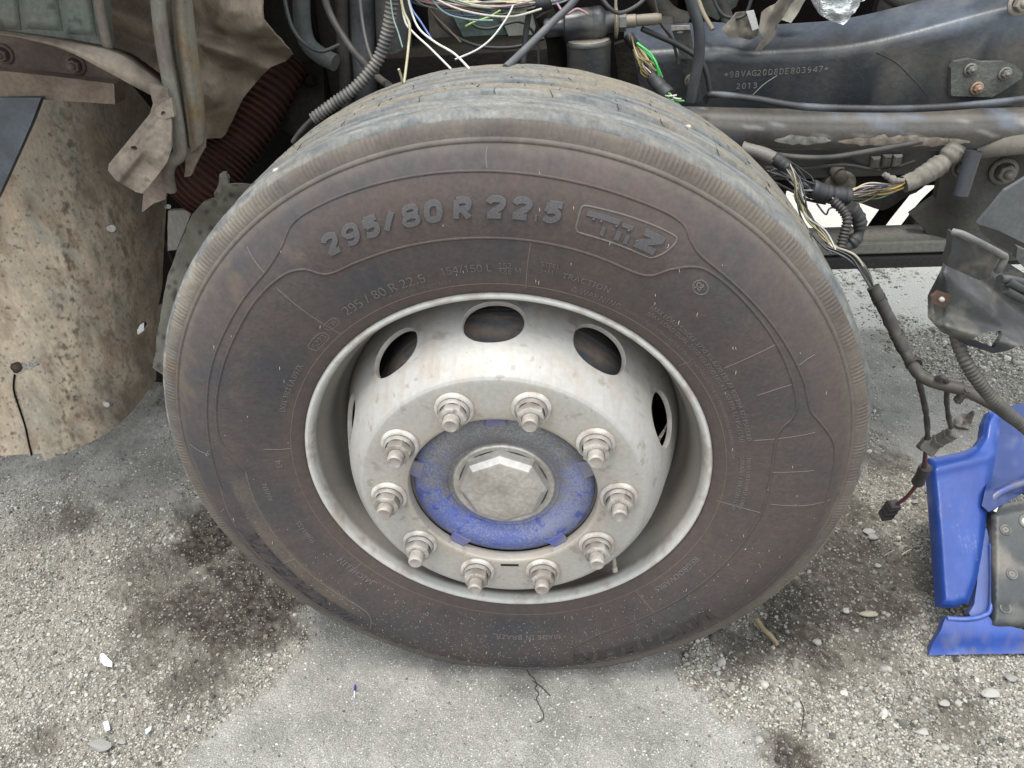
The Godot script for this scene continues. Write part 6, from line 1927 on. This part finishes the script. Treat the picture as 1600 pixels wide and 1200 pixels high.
func build_litter() -> void:
	var b := mb()
	cut(b, [[1487, 664], [1490, 656], [1512, 646], [1526, 638], [1522, 650], [1514, 670], [1500, 668]], func(px, py): return G(px, py, 0.010 + 0.0004 * (670 - py)), Vector3(0, -0.003, 0), func(p): return mixc(Color(0.06, 0.05, 0.045), Color(0.24, 0.21, 0.18), sm(-0.1, 0.3, nz(p, 40.0))), 4.0, [], 0.006, 60.0)
	tag(put(b, "broken_shard", M.chrome), "dark glossy broken shard lying on pale concrete behind the blue fender", "shard")
	b = mb()
	cut(b, [[156, 1022], [161, 1020], [175, 1034], [175, 1042], [163, 1040], [156, 1032]], func(px, py): return G(px, py, 0.010), Vector3(0, -0.0015, 0), Color(0.78, 0.78, 0.76), 4.0)
	tag(put(b, "plastic_scrap", M.wire), "white plastic scrap lying on the gravel at the lower left", "scrap")
	b = mb()
	cut(b, [[161, 1128], [169, 1126], [172, 1140], [164, 1143]], func(px, py): return G(px, py, 0.009), Vector3(0, -0.001, 0), Color(0.66, 0.68, 0.76), 4.0)
	tag(put(b, "plastic_scrap", M.wire), "small lilac plastic scrap beside the two flat stones at the lower left", "scrap")
	b = mb()
	cut(b, [[226, 1140], [237, 1134], [236, 1140], [228, 1148]], func(px, py): return G(px, py, 0.008), Vector3(0, -0.001, 0), Color(0.55, 0.62, 0.62), 4.0)
	tag(put(b, "plastic_scrap", M.wire), "pale greenish scrap right of the lilac scrap", "scrap")
	b = mb()
	b.tube(PackedVector3Array([G(555, 1070, 0.006), G(554, 1080, 0.006)]), 0.0019, 8, Color(0.04, 0.05, 0.25))
	b.tube(PackedVector3Array([G(554, 1080, 0.006), G(554, 1090, 0.006)]), 0.0016, 8, Color(0.6, 0.6, 0.62))
	tag(put(b, "wire_end", M.wire), "tiny blue and white wire end on the smooth concrete before the tyre", "wire end")
	b = mb()
	b.tube(smooth_path([G(1182, 968, 0.010), G(1192, 982, 0.010), G(1206, 995, 0.009), G(1215, 1008, 0.007)], 5), [0.0055, 0.0055, 0.005, 0.005, 0.005, 0.0048, 0.0046, 0.0044, 0.0044, 0.0044, 0.0043, 0.0042, 0.0042, 0.004, 0.004, 0.0036], 8, func(p): return mixc(Color(0.30, 0.24, 0.15), Color(0.2, 0.155, 0.1), 0.5 + nz(p, 50.0)))
	tag(put(b, "twig", M.dirty_plastic), "tan twig poking out from under the right side of the tyre", "twig")
	b = mb()
	b.tube(PackedVector3Array([G(1409, 867, 0.008), G(1416, 862, 0.010), G(1424, 858, 0.011)]), 0.0013, 6, Color(0.6, 0.54, 0.36))
	tag(put(b, "dry_straw", M.wire), "short yellow straw on gravel left of the blue fender, the shorter of two", "straw")
	b = mb()
	b.tube(PackedVector3Array([G(1382, 868, 0.008), G(1390, 863, 0.009), G(1398, 859, 0.009)]), 0.0009, 6, Color(0.42, 0.4, 0.33))
	tag(put(b, "dry_straw", M.wire), "thin grey straw on gravel, left neighbour of the yellow one", "straw")
	# larger stones that can be told apart
	var st := [
		[155, 1166, 0.026, "long flat grey stone at the lower left edge of the concrete", Vector3(1.5, 0.55, 0.9)], [190, 1160, 0.013, "small flat grey stone touching the long flat one at the lower left", Vector3(1.2, 0.6, 0.9)],
		[1356, 832, 0.017, "pale stone below the dangling black socket, left one of a touching pair", Vector3(1.3, 0.7, 0.9)], [1364, 841, 0.016, "angular grey stone below the dangling black socket, right one of a touching pair", Vector3(1.0, 0.8, 1.0)],
		[1357, 960, 0.018, "flat tan stone lying in dark earth left of the fender foot", Vector3(1.5, 0.6, 0.8)], [1322, 955, 0.011, "small grey stone beside the flat tan stone in dark earth", Vector3(1, 0.7, 1)],
		[1277, 1005, 0.013, "rounded pale stone right of the tan twig", Vector3(1.2, 0.7, 0.9)], [1402, 852, 0.012, "pale stone just above the yellow straw", Vector3(1, 0.8, 1)],
		[1430, 785, 0.010, "light stone beside the dangling socket", Vector3(1.2, 0.7, 1)], [1371, 884, 0.010, "small pale stone under the thin grey straw", Vector3(1.1, 0.7, 1)],
		[1120, 1047, 0.012, "pale stone on the gravel edge right of the smooth concrete", Vector3(1.1, 0.7, 1)], [1545, 1085, 0.018, "broad grey stone in front of the fender foot", Vector3(1.3, 0.6, 1)],
		[1580, 1060, 0.014, "pale angular stone under the fender's right end", Vector3(1.2, 0.7, 1)], [1440, 1145, 0.014, "flat grey stone near the lower right corner", Vector3(1.4, 0.6, 1)],
		[1475, 1100, 0.012, "bluish stone in front of the fender's left end", Vector3(1.1, 0.7, 1)], [286, 1140, 0.009, "little upright stone at the edge of the lower left concrete", Vector3(0.8, 1.1, 0.9)],
		[46, 1088, 0.009, "pale pebble at the left edge above the flat stones", Vector3(1, 0.8, 1)], [1582, 268, 0.0, "", Vector3.ONE]]
	var rn := RandomNumberGenerator.new()
	rn.seed = 90
	for k in st.size():
		var q: Array = st[k]
		if q[2] == 0.0: continue
		var mi := MeshInstance3D.new()
		var m: StandardMaterial3D = M.stone.duplicate()
		m.vertex_color_use_as_albedo = false
		var g := rn.randf_range(0.33, 0.5)
		m.albedo_color = Color(g * 1.02, g, g * 0.94).linear_to_srgb() if k != 4 else Color(0.38, 0.34, 0.27).linear_to_srgb()
		mi.mesh = stone_mesh(300 + k, 18, m)
		mi.transform = Transform3D(Basis(Vector3.UP, rn.randf() * 0.8 - 0.4).scaled(q[4] * q[2] * 1.25), G(q[0], q[1], 0.0) + Vector3(0, q[2] * 0.22, 0))
		mi.name = numbered("stone")
		add_child(mi, true)
		tag(mi, q[3], "stone", "larger loose stones")
	# pebbles stuck on the tyre
	for q in [[433, 268, -0.03, 0.0042, "white chip of stone stuck on the tyre's upper left shoulder"], [1024, 199, -0.105, 0.006, "tan pebble wedged in the tread groove at the upper right"], [1075, 199, -0.13, 0.0035, "tiny white pebble on the tread right of the tan one"]]:
		b = mb()
		b.ball(P(q[0], q[1], q[2]), Vector3(1.3, 0.9, 1.0) * q[3], Color(0.45, 0.43, 0.38) if q[3] > 0.0065 or q[0] < 500 else Color(0.5, 0.42, 0.33), 0.25, int(q[0]))
		tag(put(b, "pebble", M.dirty_plastic), q[4], "pebble")
	# crack in the concrete
	b = mb()
	for l in [[[824, 1047], [827, 1052], [828, 1056], [833, 1061], [834, 1065], [839, 1070], [838, 1076], [841, 1084], [839, 1092], [844, 1100], [845, 1108], [849, 1116], [846, 1125], [842, 1130]], [[834, 1064], [848, 1074], [862, 1088]], [[1250, 1092], [1256, 1110], [1250, 1140], [1252, 1150]]]:
		var pts := []
		for q in l:
			var g := G(q[0], q[1])
			pts.append(g + Vector3(rn.randf_range(-0.004, 0.004), lift(Vector2(g.x, g.z), 1.0, 0.0) + 0.0006, 0))
		b.tube(smooth_path(pts, 4), 0.0009, 5, Color(0.05, 0.045, 0.04))
	tag(put(b, "ground_crack", M.dark_matte), "fine crack in the smooth concrete running from under the tyre", "", "", "structure")
